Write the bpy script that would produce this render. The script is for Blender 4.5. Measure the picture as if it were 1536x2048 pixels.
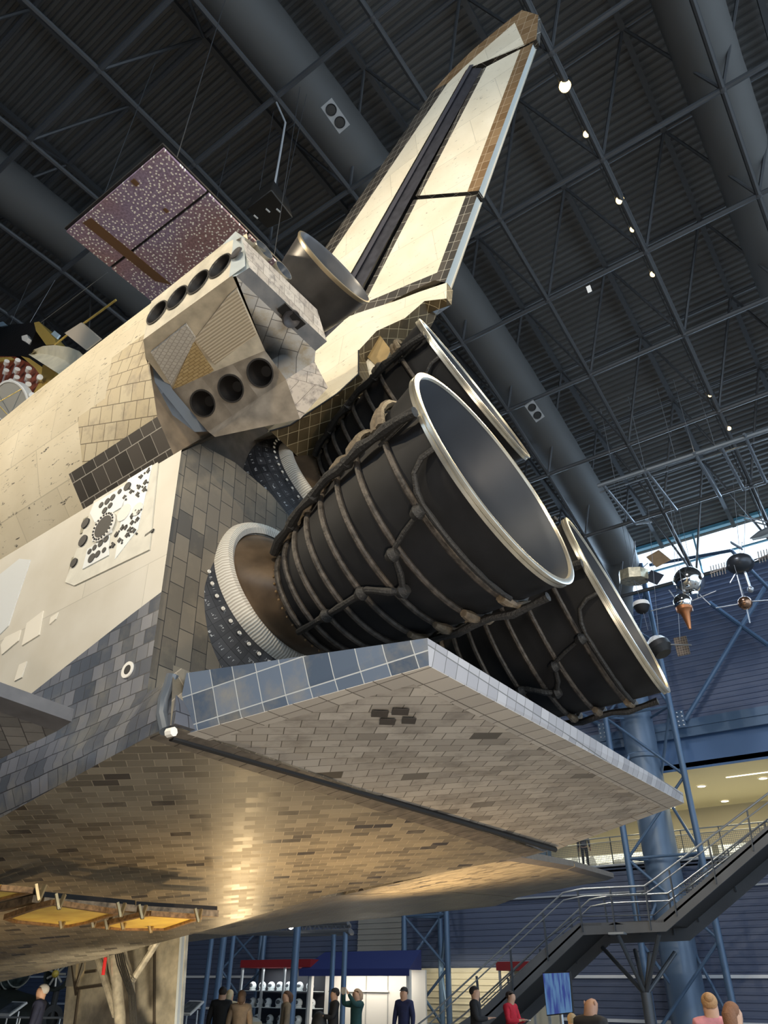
import bpy, bmesh, math, random
from math import sin, cos, tan, pi, sqrt, atan2, radians
from mathutils import Vector, Matrix
V = Vector
random.seed(7)
S = bpy.context.scene
for o in list(bpy.data.objects):
    bpy.data.objects.remove(o)

# ------------------------------------------------------------------ camera
AZ, EL, ROLL, FPX = radians(36.44078), radians(33.75324), radians(0.951846), 1451.4157
CAM = V((0, 0, 1.6))
FW = V((-sin(AZ)*cos(EL), cos(AZ)*cos(EL), sin(EL)))
R0 = FW.cross(V((0, 0, 1))).normalized(); U0 = R0.cross(FW)
RT = R0*cos(ROLL) + U0*sin(ROLL); UP = U0*cos(ROLL) - R0*sin(ROLL)
cd = bpy.data.cameras.new('camera'); cam = bpy.data.objects.new('camera', cd); S.collection.objects.link(cam)
cam.matrix_world = Matrix(((RT.x, UP.x, -FW.x, CAM.x), (RT.y, UP.y, -FW.y, CAM.y), (RT.z, UP.z, -FW.z, CAM.z), (0, 0, 0, 1)))
cd.sensor_fit = 'VERTICAL'; cd.sensor_height = 36.0; cd.sensor_width = 27.0
cd.lens = 36.0*FPX/2048.0; cd.clip_start = 0.05; cd.clip_end = 500
S.camera = cam

# ------------------------------------------------------------------ exposure, sky, lamps
S.view_settings.view_transform = 'Standard'; S.view_settings.look = 'None'
S.view_settings.exposure = 0.15; S.view_settings.gamma = 1.0; S.view_settings.use_curve_mapping = False
wd = bpy.data.worlds.new('sky'); S.world = wd; wd.use_nodes = True
bg = wd.node_tree.nodes['Background']; bg.inputs[0].default_value = (0.72, 0.86, 1.0, 1); bg.inputs[1].default_value = 1.7

def light(name, kind, loc, target, power, color, size=1.0, size_y=None, angle=60, blend=0.5, spread=None):
    d = bpy.data.lights.new(name, kind); d.energy = power; d.color = color
    o = bpy.data.objects.new(name, d); S.collection.objects.link(o); o.location = loc
    o.rotation_euler = (V(target)-V(loc)).to_track_quat('-Z', 'Y').to_euler()
    if kind == 'AREA':
        d.shape = 'RECTANGLE' if size_y else 'DISK'; d.size = size
        if size_y: d.size_y = size_y
        if spread: d.spread = radians(spread)
    if kind == 'SPOT':
        d.spot_size = radians(angle); d.spot_blend = blend; d.shadow_soft_size = size
    if kind == 'POINT': d.shadow_soft_size = size
    return o
WARM = (1.0, 0.80, 0.50)
COOL = (0.55, 0.76, 1.0)
# floodlights hung from the roof on the left side of the hall, aimed at the spacecraft
light('flood_lamp_fore', 'SPOT', (-19, -9, 17), (-9, 5, 7.5), 8500, (1.0, 0.84, 0.60), 0.35, angle=50)
light('flood_lamp_aft', 'SPOT', (2.0, -9, 15), (-5, 5, 8), 6500, (1.0, 0.82, 0.55), 0.3, angle=60)
light('flood_lamp_fin', 'SPOT', (-6, -12, 19), (-3.5, 6.6, 13.5), 3900, (1.0, 0.93, 0.78), 0.4, angle=50)
light('flood_lamp_tail', 'SPOT', (9, 1, 6), (-4.5, 6, 7.5), 1300, (1.0, 0.80, 0.52), 0.5, angle=60)
# uplights standing on the floor under the belly
light('floor_uplight_far', 'SPOT', (-6.3, 7.6, 0.3), (-6.8, 8.0, 3.0), 480, (1.0, 0.68, 0.34), 0.15, angle=140, blend=1)
light('floor_uplight_wing', 'SPOT', (-7.6, 11.6, 0.3), (-6.7, 12.2, 3.2), 1500, (1.0, 0.68, 0.34), 0.15, angle=100, blend=.8)
light('fill_light_near', 'SPOT', (0.5, 0.5, 0.3), (-5.0, 4.4, 7.0), 900, (1.0, 0.84, 0.66), 0.3, angle=140, blend=1)  # unseen fill added beside the camera to warm the undersides
light('floor_uplight_fore', 'SPOT', (-10.0, 4.4, 0.25), (-11.5, 7, 3.0), 260, (1.0, 0.70, 0.36), 0.15, angle=150, blend=1)
light('fill_light_gear', 'SPOT', (-11.2, 8.2, 0.3), (-13.5, 10.3, 1.4), 520, (1.0, 0.86, 0.62), 0.15, angle=110, blend=1)  # unseen light added to brighten the gear and its door
light('fill_light_satellite', 'SPOT', (-10, -8, 12), (-18, 6, 16.5), 3500, (1.0, 0.88, 0.70), 0.3, angle=30)  # added spot, fixture unseen, to brighten the relay satellite
light('hall_fill_far', 'SPOT', (-18, 18, 19), (-20, 30, 1), 1900, (1.0, 0.93, 0.82), 0.4, angle=90)  # unseen spot added to lift the brightness of the far side
light('hall_fill_right', 'SPOT', (-4, 20, 19), (-8, 30, 2), 1300, (0.95, 0.95, 1.0), 0.4, angle=90)  # added the same way for the right side, no fixture there
light('belly_hotspot_light', 'SPOT', (-12.6, 12.6, 0.4), (-6.7, 6.8, 2.9), 190, (1.0, 0.72, 0.38), 0.22, angle=75, blend=.8)  # unseen spot added so its reflection makes the belly hotspot
# area lights standing in for daylight; the aft end is left open as fill
light('daylight_fill_port', 'AREA', (-8, -20.3, 16.5), (-8, 0, 8), 1700, COOL, 40, 4)
light('daylight_fill_aft', 'AREA', (15.5, 4, 9), (-4, 6.5, 9), 800, (0.5, 0.74, 1.0), 20, 12)
light('daylight_starboard', 'AREA', (-10, 33.6, 19.9), (-10, 20, 12), 2200, COOL, 36, 2)

# ------------------------------------------------------------------ geometry helpers
class MB:
    def __init__(s): s.v = []; s.f = []; s.m = []; s.uv = []; s.sm = []
    def face(s, pts, m=0, uv=None, smooth=False):
        pts = [V(p) for p in pts]
        if uv is None:
            n = V((0, 0, 0))
            for i in range(len(pts)):
                a, b = pts[i], pts[(i+1) % len(pts)]
                n += V(((a.y-b.y)*(a.z+b.z), (a.z-b.z)*(a.x+b.x), (a.x-b.x)*(a.y+b.y)))
            ax = max(range(3), key=lambda k: abs(n[k]))
            uv = [((p.y, p.z), (p.x, p.z), (p.x, p.y))[ax] for p in pts]
        i = len(s.v); s.v += pts; s.f.append(list(range(i, i+len(pts)))); s.m.append(m); s.uv.append(uv); s.sm.append(smooth)
        return s
    def grid(s, rows, m=0, closed=False, smooth=True, mf=None, uvf=None):
        for i in range(len(rows)-1):
            a, b = rows[i], rows[i+1]; n = len(a)
            for j in range(n if closed else n-1):
                k = (j+1) % n
                s.face([a[j], a[k], b[k], b[j]], mf(i, j) if mf else m, uvf(i, j) if uvf else None, smooth)
        return s
    def box(s, c, d, R=None, m=0):
        c = V(c); hx, hy, hz = d[0]/2, d[1]/2, d[2]/2
        R = R or Matrix.Identity(3)
        P = [c + R @ V((x, y, z)) for x in (-hx, hx) for y in (-hy, hy) for z in (-hz, hz)]
        for q in ((0, 1, 3, 2), (4, 6, 7, 5), (0, 4, 5, 1), (2, 3, 7, 6), (0, 2, 6, 4), (1, 5, 7, 3)):
            s.face([P[k] for k in q], m)
        return s
    def bar(s, a, b, w, h, up=(0, 0, 1), m=0):
        a = V(a); b = V(b); d = b-a; z = d.normalized(); u = V(up)
        if abs(z.dot(u)) > .98: u = V((1, 0, 0))
        x = z.cross(u).normalized(); y = x.cross(z)
        R = Matrix((x, z, y)).transposed()
        return s.box((a+b)/2, (w, d.length, h), R, m)
    def prism(s, poly, d, m=0, m2=None):
        poly = [V(p) for p in poly]; d = V(d); q = [p+d for p in poly]; n = len(poly)
        s.face(poly[::-1], m); s.face(q, m if m2 is None else m2)
        for i in range(n): s.face([poly[i], poly[(i+1) % n], q[(i+1) % n], q[i]], m)
        return s
    def hull2(s, A, B, m=0, caps=True):
        n = len(A)
        for i in range(n): s.face([A[i], A[(i+1) % n], B[(i+1) % n], B[i]], m)
        if caps: s.face(list(A)[::-1], m); s.face(list(B), m)
        return s
    def path(s, pts, r, n=8, m=0, closed=False, caps=True):
        pts = [V(p) for p in pts]; N = len(pts); rings = []; pn = None
        rr = r if isinstance(r, (list, tuple)) else [r]*N
        for i, p in enumerate(pts):
            a = pts[i-1] if (i > 0 or closed) else p
            b = pts[(i+1) % N] if (i < N-1 or closed) else p
            t = (b-a).normalized()
            if pn is None:
                u = V((0, 0, 1)) if abs(t.z) < .9 else V((1, 0, 0))
                pn = (u - t*u.dot(t)).normalized()
            else:
                pn = pn - t*pn.dot(t)
                pn = pn.normalized() if pn.length > 1e-6 else t.orthogonal().normalized()
            bn = t.cross(pn)
            rings.append([p + (pn*cos(2*pi*k/n)+bn*sin(2*pi*k/n))*rr[i] for k in range(n)])
        if closed: rings.append(rings[0])
        s.grid(rings, m, closed=True)
        if caps and not closed: s.face(rings[0][::-1], m); s.face(rings[-1], m)
        return s
    def tube(s, a, b, r, n=8, m=0, r2=None): return s.path([a, b], [r, r if r2 is None else r2], n, m)
    def lathe(s, prof, o, ax, n=48, m=0, mf=None, a0=0, a1=2*pi, vsc=1.0):
        o = V(o); ax = V(ax).normalized(); u = ax.orthogonal().normalized()
        if abs(ax.z) < .95: u = ax.cross(V((0, 0, 1))).normalized()
        w = ax.cross(u); full = abs(a1-a0-2*pi) < 1e-6
        rows = []
        for (h, r) in prof:
            rows.append([o+ax*h+(u*cos(a0+(a1-a0)*k/n)+w*sin(a0+(a1-a0)*k/n))*r for k in range(n+1)])
        L = [0]
        for i in range(1, len(prof)): L.append(L[-1]+sqrt((prof[i][0]-prof[i-1][0])**2+(prof[i][1]-prof[i-1][1])**2))
        rm = max(p[1] for p in prof)*2*pi*vsc
        for i in range(len(rows)-1):
            for j in range(n):
                u0, u1 = rm*j/n, rm*(j+1)/n
                s.face([rows[i][j], rows[i][j+1], rows[i+1][j+1], rows[i+1][j]], mf(i) if mf else m, [(u0, L[i]), (u1, L[i]), (u1, L[i+1]), (u0, L[i+1])], True)
        return s
    def ball(s, c, r, n=16, m=0, sc=(1, 1, 1)):
        c = V(c); rows = []
        for i in range(n//2+1):
            t = pi*i/(n//2)
            rows.append([c+V((sc[0]*r*sin(t)*cos(2*pi*k/n), sc[1]*r*sin(t)*sin(2*pi*k/n), sc[2]*r*cos(t))) for k in range(n)])
        return s.grid(rows, m, closed=True)
    def ring(s, c, ax, R, r, n=48, k=8, m=0):
        c = V(c); ax = V(ax).normalized(); u = ax.orthogonal().normalized(); w = ax.cross(u)
        return s.path([c+(u*cos(2*pi*i/n)+w*sin(2*pi*i/n))*R for i in range(n)], r, k, m, closed=True)
    def build(s, name, mats, parent=None, sharp=35, bevel=0):
        me = bpy.data.meshes.new(name)
        # weld equal vertices
        idx = {}; vs = []; mp = []
        for p in s.v:
            k = (round(p.x, 5), round(p.y, 5), round(p.z, 5))
            if k not in idx: idx[k] = len(vs); vs.append(p)
            mp.append(idx[k])
        fs = []; ms = []; uvs = []; sms = []
        for f, m, uv, sm in zip(s.f, s.m, s.uv, s.sm):
            g = [mp[i] for i in f]; gg = []; uu = []
            for a, b in zip(g, uv):
                if gg and gg[-1] == a: continue
                gg.append(a); uu.append(b)
            if len(gg) > 1 and gg[0] == gg[-1]: gg.pop(); uu.pop()
            if len(set(gg)) != len(gg) or len(gg) < 3: continue
            fs.append(gg); ms.append(m); uvs.append(uu); sms.append(sm)
        me.from_pydata(vs, [], fs)
        ul = me.uv_layers.new(name='uv')
        k = 0
        for uu in uvs:
            for a in uu: ul.data[k].uv = a; k += 1
        if not isinstance(mats, (list, tuple)): mats = [mats]
        for mt in mats: me.materials.append(mt)
        me.polygons.foreach_set('material_index', ms)
        me.polygons.foreach_set('use_smooth', [True]*len(fs))
        me.set_sharp_from_angle(angle=radians(sharp))
        me.update()
        o = bpy.data.objects.new(name, me); S.collection.objects.link(o)
        if parent: o.parent = parent
        if bevel:
            b = o.modifiers.new('bevel', 'BEVEL'); b.width = bevel; b.segments = 2; b.limit_method = 'ANGLE'; b.angle_limit = radians(40)
        return o

def tag(o, label=None, cat=None, group=None, kind=None):
    if label: o['label'] = label
    if cat: o['category'] = cat
    if group: o['group'] = group
    if kind: o['kind'] = kind
    return o
def thing(name, label, cat, loc=(0, 0, 0), rz=0, group=None):
    o = bpy.data.objects.new(name, None); S.collection.objects.link(o); o.location = loc; o.rotation_euler = (0, 0, rz)
    o.empty_display_size = 0.1
    return tag(o, label, cat, group)
def local(o):          # a function taking world points into the frame of a thing
    M = Matrix.Translation(o.location) @ o.rotation_euler.to_matrix().to_4x4()
    I = M.inverted(); return lambda p: I @ V(p)

# ------------------------------------------------------------------ materials
MATS = {}
def mat(name, color=(.5, .5, .5), rough=.6, metal=0.0, spec=None, emit=None, es=0, build=None, bump=None, var=None, coat=0):
    if name in MATS: return MATS[name]
    m = bpy.data.materials.new(name); m.use_nodes = True; nt = m.node_tree; b = nt.nodes['Principled BSDF']
    b.inputs['Base Color'].default_value = (*color, 1); b.inputs['Roughness'].default_value = rough; b.inputs['Metallic'].default_value = metal
    if spec is not None: b.inputs['Specular IOR Level'].default_value = spec
    if coat: b.inputs['Coat Weight'].default_value = coat
    if emit: b.inputs['Emission Color'].default_value = (*emit, 1); b.inputs['Emission Strength'].default_value = es
    if var:   # (scale, amount): mottled colour of the surface itself
        tc = nt.nodes.new('ShaderNodeTexCoord'); nz = nt.nodes.new('ShaderNodeTexNoise'); nz.inputs['Scale'].default_value = var[0]; nz.inputs['Detail'].default_value = 6
        nt.links.new(tc.outputs['Object'], nz.inputs['Vector'])
        r = nt.nodes.new('ShaderNodeValToRGB'); r.color_ramp.elements[0].position = .3; r.color_ramp.elements[1].position = .7
        k = var[1]; r.color_ramp.elements[0].color = (*[c*(1-k) for c in color], 1); r.color_ramp.elements[1].color = (*[min(1, c*(1+k)) for c in color], 1)
        nt.links.new(nz.outputs['Fac'], r.inputs[0]); nt.links.new(r.outputs[0], b.inputs['Base Color'])
    if bump:
        tc = nt.nodes.new('ShaderNodeTexCoord'); nz = nt.nodes.new('ShaderNodeTexNoise'); nz.inputs['Scale'].default_value = bump[0]; nz.inputs['Detail'].default_value = 4
        bp = nt.nodes.new('ShaderNodeBump'); bp.inputs['Strength'].default_value = bump[1]; bp.inputs['Distance'].default_value = .02
        nt.links.new(tc.outputs['Object'], nz.inputs['Vector']); nt.links.new(nz.outputs['Fac'], bp.inputs['Height']); nt.links.new(bp.outputs[0], b.inputs['Normal'])
    if build: build(nt, b)
    MATS[name] = m
    return m

def tiles(name, c1, c2, mortar, size=.152, rot=0, rough=.5, msz=.004, offset=.5, spread=.5, rough2=None, stain=None, aspect=1.0, bump=.5, spec=.5, odd=None):
    """Square or brick pattern of thermal tiles: every tile its own tone, thin gaps, stains with a shape of their own."""
    def f(nt, b):
        N = nt.nodes.new; L = nt.links.new
        uv = N('ShaderNodeUVMap'); mp = N('ShaderNodeMapping'); mp.inputs['Rotation'].default_value = (0, 0, radians(rot))
        L(uv.outputs[0], mp.inputs[0])
        br = N('ShaderNodeTexBrick'); br.offset = offset; br.squash = 1
        for k, v in (('Scale', 1), ('Mortar Size', msz), ('Mortar Smooth', .1), ('Bias', 0), ('Brick Width', size*aspect), ('Row Height', size)): br.inputs[k].default_value = v
        br.inputs['Color1'].default_value = (0, 0, 0, 1); br.inputs['Color2'].default_value = (1, 1, 1, 1); br.inputs['Mortar'].default_value = (.5, .5, .5, 1)
        L(mp.outputs[0], br.inputs['Vector'])
        r = N('ShaderNodeValToRGB'); E = r.color_ramp.elements
        E[0].position = .5-spread/2; E[0].color = (*c1, 1); E[1].position = .5+spread/2; E[1].color = (*c2, 1)
        if odd:
            e = E.new(.04); e.color = (*odd, 1); e = E.new(.055); e.color = (*c1, 1); E[0].position = 0.0; E[0].color = (*odd, 1)
        L(br.outputs['Color'], r.inputs[0])
        col = r.outputs[0]
        tc = N('ShaderNodeTexCoord')
        if stain:
            nz = N('ShaderNodeTexNoise'); nz.inputs['Scale'].default_value = stain[0]; nz.inputs['Detail'].default_value = 8; nz.inputs['Roughness'].default_value = .65
            L(tc.outputs['Object'], nz.inputs['Vector'])
            rr = N('ShaderNodeValToRGB'); rr.color_ramp.elements[0].position = .48; rr.color_ramp.elements[1].position = .68
            L(nz.outputs['Fac'], rr.inputs[0])
            ml = N('ShaderNodeMath'); ml.operation = 'MULTIPLY'; ml.inputs[1].default_value = stain[2]; L(rr.outputs[0], ml.inputs[0])
            mx = N('ShaderNodeMix'); mx.data_type = 'RGBA'; L(ml.outputs[0], mx.inputs[0]); L(col, mx.inputs[6]); mx.inputs[7].default_value = (*stain[1], 1)
            col = mx.outputs[2]
        mm = N('ShaderNodeMix'); mm.data_type = 'RGBA'; L(br.outputs['Fac'], mm.inputs[0]); L(col, mm.inputs[6]); mm.inputs[7].default_value = (*mortar, 1)
        L(mm.outputs[2], b.inputs['Base Color'])
        bp = N('ShaderNodeBump'); bp.invert = True; bp.inputs['Strength'].default_value = bump; bp.inputs['Distance'].default_value = .01
        L(br.outputs['Fac'], bp.inputs['Height']); L(bp.outputs[0], b.inputs['Normal'])
        mr = N('ShaderNodeMapRange'); mr.inputs['To Min'].default_value = rough; mr.inputs['To Max'].default_value = rough2 if rough2 is not None else rough+.12
        L(br.outputs['Color'], mr.inputs[0]); L(mr.outputs[0], b.inputs['Roughness'])
    return mat(name, rough=rough, build=f, spec=spec)

# ================================================================== THE SPACECRAFT
# body frame in inches: x aft, y to starboard, z up; built in metres inside the root's frame
IN = 0.0254
NOSE_DOWN, YAW = radians(5.171871), radians(0.805358)
O2W = Matrix.Rotation(YAW, 3, 'Z') @ Matrix(((cos(NOSE_DOWN), 0, -sin(NOSE_DOWN)), (0, 1, 0), (sin(NOSE_DOWN), 0, cos(NOSE_DOWN))))
CO = V((1696.74, -263.5, 203.34)); P0 = V((1170, 0, 186))
def ray(px, py): return FW + RT*((px-768)/FPX) - UP*((py-1024)/FPX)
def at(px, py, ax, v):            # the point where a line of sight meets a plane of the hall
    d = ray(px, py); return CAM + d*((v-CAM[ax])/d[ax])
def L(x, y, z): return (V((x, y, z))-P0)*IN
def Oi(px, py, ax, v):            # the same in body inches
    d = O2W.transposed() @ ray(px, py); return CO + d*((v-CO[ax])/d[ax])
def O(px, py, ax, v): return (Oi(px, py, ax, v)-P0)*IN
def Li(p): return L(p[0], p[1], p[2])
def lerp(a, b, t): return a+(b-a)*t
def plin(x, T):
    if x <= T[0][0]: return T[0][1]
    for (a, b), (c, d) in zip(T, T[1:]):
        if x <= c: return b+(d-b)*(x-a)/(c-a)
    return T[-1][1]

shuttle = bpy.data.objects.new('space_shuttle', None); S.collection.objects.link(shuttle)
shuttle.location = CAM + O2W @ ((P0-CO)*IN); shuttle.rotation_euler = O2W.to_euler()
tag(shuttle, 'white and black tiled space shuttle orbiter seen from below its tail', 'space shuttle')
SH = shuttle

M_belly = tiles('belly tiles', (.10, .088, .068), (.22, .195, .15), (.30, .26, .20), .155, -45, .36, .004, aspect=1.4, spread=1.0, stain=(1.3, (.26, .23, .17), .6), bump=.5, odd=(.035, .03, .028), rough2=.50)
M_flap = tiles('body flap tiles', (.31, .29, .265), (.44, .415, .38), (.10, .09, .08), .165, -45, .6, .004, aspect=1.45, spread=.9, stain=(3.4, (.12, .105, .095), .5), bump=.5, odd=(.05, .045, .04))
M_edge = tiles('edge tiles', (.24, .24, .26), (.36, .36, .38), (.12, .12, .12), .15, 0, .5, .004, offset=0, spread=1)
M_flapside = tiles('flap side tiles', (.06, .085, .13), (.13, .17, .24), (.42, .45, .47), .21, 0, .28, .004, offset=.0, spread=1, stain=(2.2, (.30, .27, .20), .5))
M_side = tiles('side tiles', (.055, .065, .085), (.12, .13, .16), (.025, .025, .03), .152, 0, .2, .004, spread=1, stain=(1.6, (.20, .19, .16), .6), bump=.6, rough2=.38)
M_base = tiles('base shield tiles', (.085, .075, .062), (.17, .145, .11), (.02, .02, .02), .18, 90, .45, .004, aspect=1.6, spread=1, stain=(1.4, (.24, .20, .14), .6), bump=.6)
M_brown = tiles('brown tiles', (.05, .034, .014), (.10, .07, .03), (.36, .29, .17), .15, 45, .45, .004, offset=0, spread=1, stain=(4, (.14, .10, .05), .4))
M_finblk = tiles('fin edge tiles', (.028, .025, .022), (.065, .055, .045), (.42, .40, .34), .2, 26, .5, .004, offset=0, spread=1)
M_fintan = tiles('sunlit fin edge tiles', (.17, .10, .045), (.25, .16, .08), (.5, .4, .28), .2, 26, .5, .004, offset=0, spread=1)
def ring_marks(nt, b):
    N = nt.nodes.new; Lk = nt.links.new; uv = N('ShaderNodeUVMap')
    def brick(w, h, ms, off):
        br = N('ShaderNodeTexBrick'); br.offset = off
        for k, v in (('Scale', 1), ('Mortar Size', ms), ('Mortar Smooth', 0), ('Bias', 0), ('Brick Width', w), ('Row Height', h)): br.inputs[k].default_value = v
        br.inputs['Color1'].default_value = (.014, .015, .018, 1); br.inputs['Color2'].default_value = (.040, .041, .046, 1); br.inputs['Mortar'].default_value = (.006, .006, .007, 1); Lk(uv.outputs[0], br.inputs['Vector']); return br
    a = brick(.19, .12, .003, 0)
    mp = N('ShaderNodeMapping'); mp.inputs['Scale'].default_value = (55, 14, 1); Lk(uv.outputs[0], mp.inputs[0]); n = N('ShaderNodeTexNoise'); n.inputs['Scale'].default_value = 1.3; n.inputs['Detail'].default_value = 0; Lk(mp.outputs[0], n.inputs['Vector'])
    g = N('ShaderNodeMath'); g.operation = 'GREATER_THAN'; g.inputs[1].default_value = .60; Lk(n.outputs['Fac'], g.inputs[0])
    c = brick(.19, .12, .044, 0); iv = N('ShaderNodeMath'); iv.operation = 'SUBTRACT'; iv.inputs[0].default_value = 1; Lk(c.outputs['Fac'], iv.inputs[1])
    mu = N('ShaderNodeMath'); mu.operation = 'MULTIPLY'; Lk(g.outputs[0], mu.inputs[0]); Lk(iv.outputs[0], mu.inputs[1])
    mx = N('ShaderNodeMix'); mx.data_type = 'RGBA'; Lk(mu.outputs[0], mx.inputs[0]); Lk(a.outputs['Color'], mx.inputs[6]); mx.inputs[7].default_value = (.34, .35, .36, 1); Lk(mx.outputs[2], b.inputs['Base Color'])
    bp = N('ShaderNodeBump'); bp.invert = True; bp.inputs['Strength'].default_value = .5; bp.inputs['Distance'].default_value = .01; Lk(a.outputs['Fac'], bp.inputs['Height']); Lk(bp.outputs[0], b.inputs['Normal'])
M_ring = mat('black ring tiles with faded marks', rough=.5, spec=.3, build=ring_marks)
M_wing = tiles('wing tiles', (.10, .095, .09), (.19, .18, .165), (.045, .04, .04), .152, 45, .5, .004, spread=1, stain=(1.3, (.05, .05, .05), .4))
M_podtile = tiles('pod tiles', (.50, .40, .24), (.62, .53, .36), (.16, .12, .07), .205, 20, .6, .005, offset=.5, spread=1, stain=(5, (.34, .27, .19), .75), bump=.7)
M_podblk = tiles('dark pod tiles', (.045, .038, .03), (.09, .075, .06), (.4, .36, .3), .2, 0, .5, .004, spread=1)
M_podgrey = tiles('grey pod tiles', (.36, .34, .31), (.50, .47, .42), (.12, .11, .10), .2, 30, .5, .004, spread=1, stain=(5, (.30, .22, .10), .7), bump=.6)
M_rcs = tiles('thruster block tiles', (.40, .33, .26), (.54, .46, .37), (.16, .13, .10), .16, 0, .6, .003, spread=1, stain=(9, (.12, .10, .09), .8), bump=.6)

def blanket(nt, b, base=(.72, .63, .46), seam=(.45, .37, .26), streak=(.06, .05, .045), sc=(1.5, 1.1), dens=.60):
    N = nt.nodes.new; Lk = nt.links.new
    tc = N('ShaderNodeTexCoord'); uv = N('ShaderNodeUVMap')
    br = N('ShaderNodeTexBrick'); br.offset = .37
    for k, v in (('Scale', 1), ('Mortar Size', .006), ('Mortar Smooth', .3), ('Bias', 0), ('Brick Width', sc[0]*.55), ('Row Height', sc[1]*.55)): br.inputs[k].default_value = v
    br.inputs['Color1'].default_value = (*[c*.93 for c in base], 1); br.inputs['Color2'].default_value = (*[min(1, c*1.07) for c in base], 1); br.inputs['Mortar'].default_value = (*[c*.75 for c in base], 1)
    Lk(uv.outputs[0], br.inputs['Vector'])
    mp = N('ShaderNodeMapping'); mp.inputs['Scale'].default_value = (3, 3, 11); Lk(tc.outputs['Object'], mp.inputs[0])
    nz = N('ShaderNodeTexNoise'); nz.inputs['Scale'].default_value = 2.3; nz.inputs['Detail'].default_value = 9; nz.inputs['Roughness'].default_value = .7; Lk(mp.outputs[0], nz.inputs['Vector'])
    r = N('ShaderNodeValToRGB'); r.color_ramp.elements[0].position = dens; r.color_ramp.elements[1].position = dens+.05; Lk(nz.outputs['Fac'], r.inputs[0])
    mx = N('ShaderNodeMix'); mx.data_type = 'RGBA'; Lk(r.outputs[0], mx.inputs[0]); Lk(br.outputs['Color'], mx.inputs[6]); mx.inputs[7].default_value = (*streak, 1)
    n2 = N('ShaderNodeTexNoise'); n2.inputs['Scale'].default_value = 1.2; n2.inputs['Detail'].default_value = 5; Lk(tc.outputs['Object'], n2.inputs['Vector'])
    r2 = N('ShaderNodeValToRGB'); r2.color_ramp.elements[0].position = .35; r2.color_ramp.elements[0].color = (.86, .84, .80, 1); r2.color_ramp.elements[1].position = .65; r2.color_ramp.elements[1].color = (1, 1, 1, 1); Lk(n2.outputs['Fac'], r2.inputs[0])
    mu = N('ShaderNodeMix'); mu.data_type = 'RGBA'; mu.blend_type = 'MULTIPLY'; mu.inputs[0].default_value = 1; Lk(mx.outputs[2], mu.inputs[6]); Lk(r2.outputs[0], mu.inputs[7])
    Lk(mu.outputs[2], b.inputs['Base Color'])
    bp = N('ShaderNodeBump'); bp.inputs['Strength'].default_value = .3; bp.inputs['Distance'].default_value = .01; Lk(n2.outputs['Fac'], bp.inputs['Height']); Lk(bp.outputs[0], b.inputs['Normal'])
M_blanket = mat('quilted cream blanket', rough=.75, build=lambda nt, b: blanket(nt, b))
M_finwhite = mat('white fin blanket', rough=.7, build=lambda nt, b: blanket(nt, b, (.80, .74, .60), (.5, .45, .35), (.2, .18, .15), (3.2, 1.5), .62))
M_sidewhite = mat('side wall panel', rough=.45, build=lambda nt, b: blanket(nt, b, (.56, .53, .46), (.4, .36, .3), (.3, .26, .2), (5, 4), .74))
M_metal = mat('painted metal plate', (.58, .60, .60), .4, .0, var=(6, .1))
M_dark = mat('black metal and shade', (.012, .012, .013), .6)
M_bell = mat('charcoal nozzle wall', (.011, .0112, .0125), .62, .0, var=(3, .35), spec=.28)
M_bellin = mat('nozzle lining', (.036, .043, .056), .48, .0, var=(1.2, .18), spec=.5)
M_band = mat('scorched hat band', (.065, .055, .046), .55, .2, var=(14, .6), bump=(30, .5))
M_rim = mat('polished nozzle rim', (.55, .52, .44), .3, .8, var=(5, .15))
M_hose = mat('black wrapped line', (.018, .017, .016), .6, bump=(40, .6))
M_shield = mat('heat stained engine shield', (.105, .072, .045), .38, .35, var=(3, .45), spec=.5)
def pleat(nt, b):
    N = nt.nodes.new; Lk = nt.links.new; uv = N('ShaderNodeUVMap'); w = N('ShaderNodeTexWave'); w.bands_direction = 'X'; w.inputs['Scale'].default_value = 9; w.inputs['Distortion'].default_value = 1.5; w.inputs['Detail'].default_value = 2
    Lk(uv.outputs[0], w.inputs['Vector']); r = N('ShaderNodeValToRGB'); r.color_ramp.elements[0].color = (.42, .38, .32, 1); r.color_ramp.elements[1].color = (.72, .69, .62, 1); Lk(w.outputs[1], r.inputs[0]); Lk(r.outputs[0], b.inputs['Base Color'])
    bp = N('ShaderNodeBump'); bp.inputs['Strength'].default_value = .6; bp.inputs['Distance'].default_value = .01; Lk(w.outputs[1], bp.inputs['Height']); Lk(bp.outputs[0], b.inputs['Normal'])
M_pleat = mat('pleated white cloth', rough=.7, build=pleat)
def ribs(c1, c2, sc, dr='Y'):
    def f(nt, b):
        N = nt.nodes.new; Lk = nt.links.new; uv = N('ShaderNodeUVMap'); w = N('ShaderNodeTexWave'); w.bands_direction = dr; w.inputs['Scale'].default_value = sc; w.inputs['Distortion'].default_value = .1
        Lk(uv.outputs[0], w.inputs['Vector']); r = N('ShaderNodeValToRGB'); r.color_ramp.elements[0].position = .15; r.color_ramp.elements[1].position = .4; r.color_ramp.elements[0].color = (*c1, 1); r.color_ramp.elements[1].color = (*c2, 1); Lk(w.outputs[1], r.inputs[0]); Lk(r.outputs[0], b.inputs['Base Color'])
        bp = N('ShaderNodeBump'); bp.inputs['Strength'].default_value = .7; bp.inputs['Distance'].default_value = .01; Lk(w.outputs[1], bp.inputs['Height']); Lk(bp.outputs[0], b.inputs['Normal'])
    return f
M_ribbed = mat('ribbed beige cover', rough=.6, build=ribs((.44, .36, .25), (.66, .57, .43), 9, 'Y'))
M_honey = mat('tan honeycomb panel', rough=.6, build=lambda nt, b: None)
M_honey = tiles('tan honeycomb panel tiles', (.46, .33, .15), (.54, .40, .20), (.28, .19, .08), .035, 0, .6, .004, offset=.5, aspect=2.5, spread=1)
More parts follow.
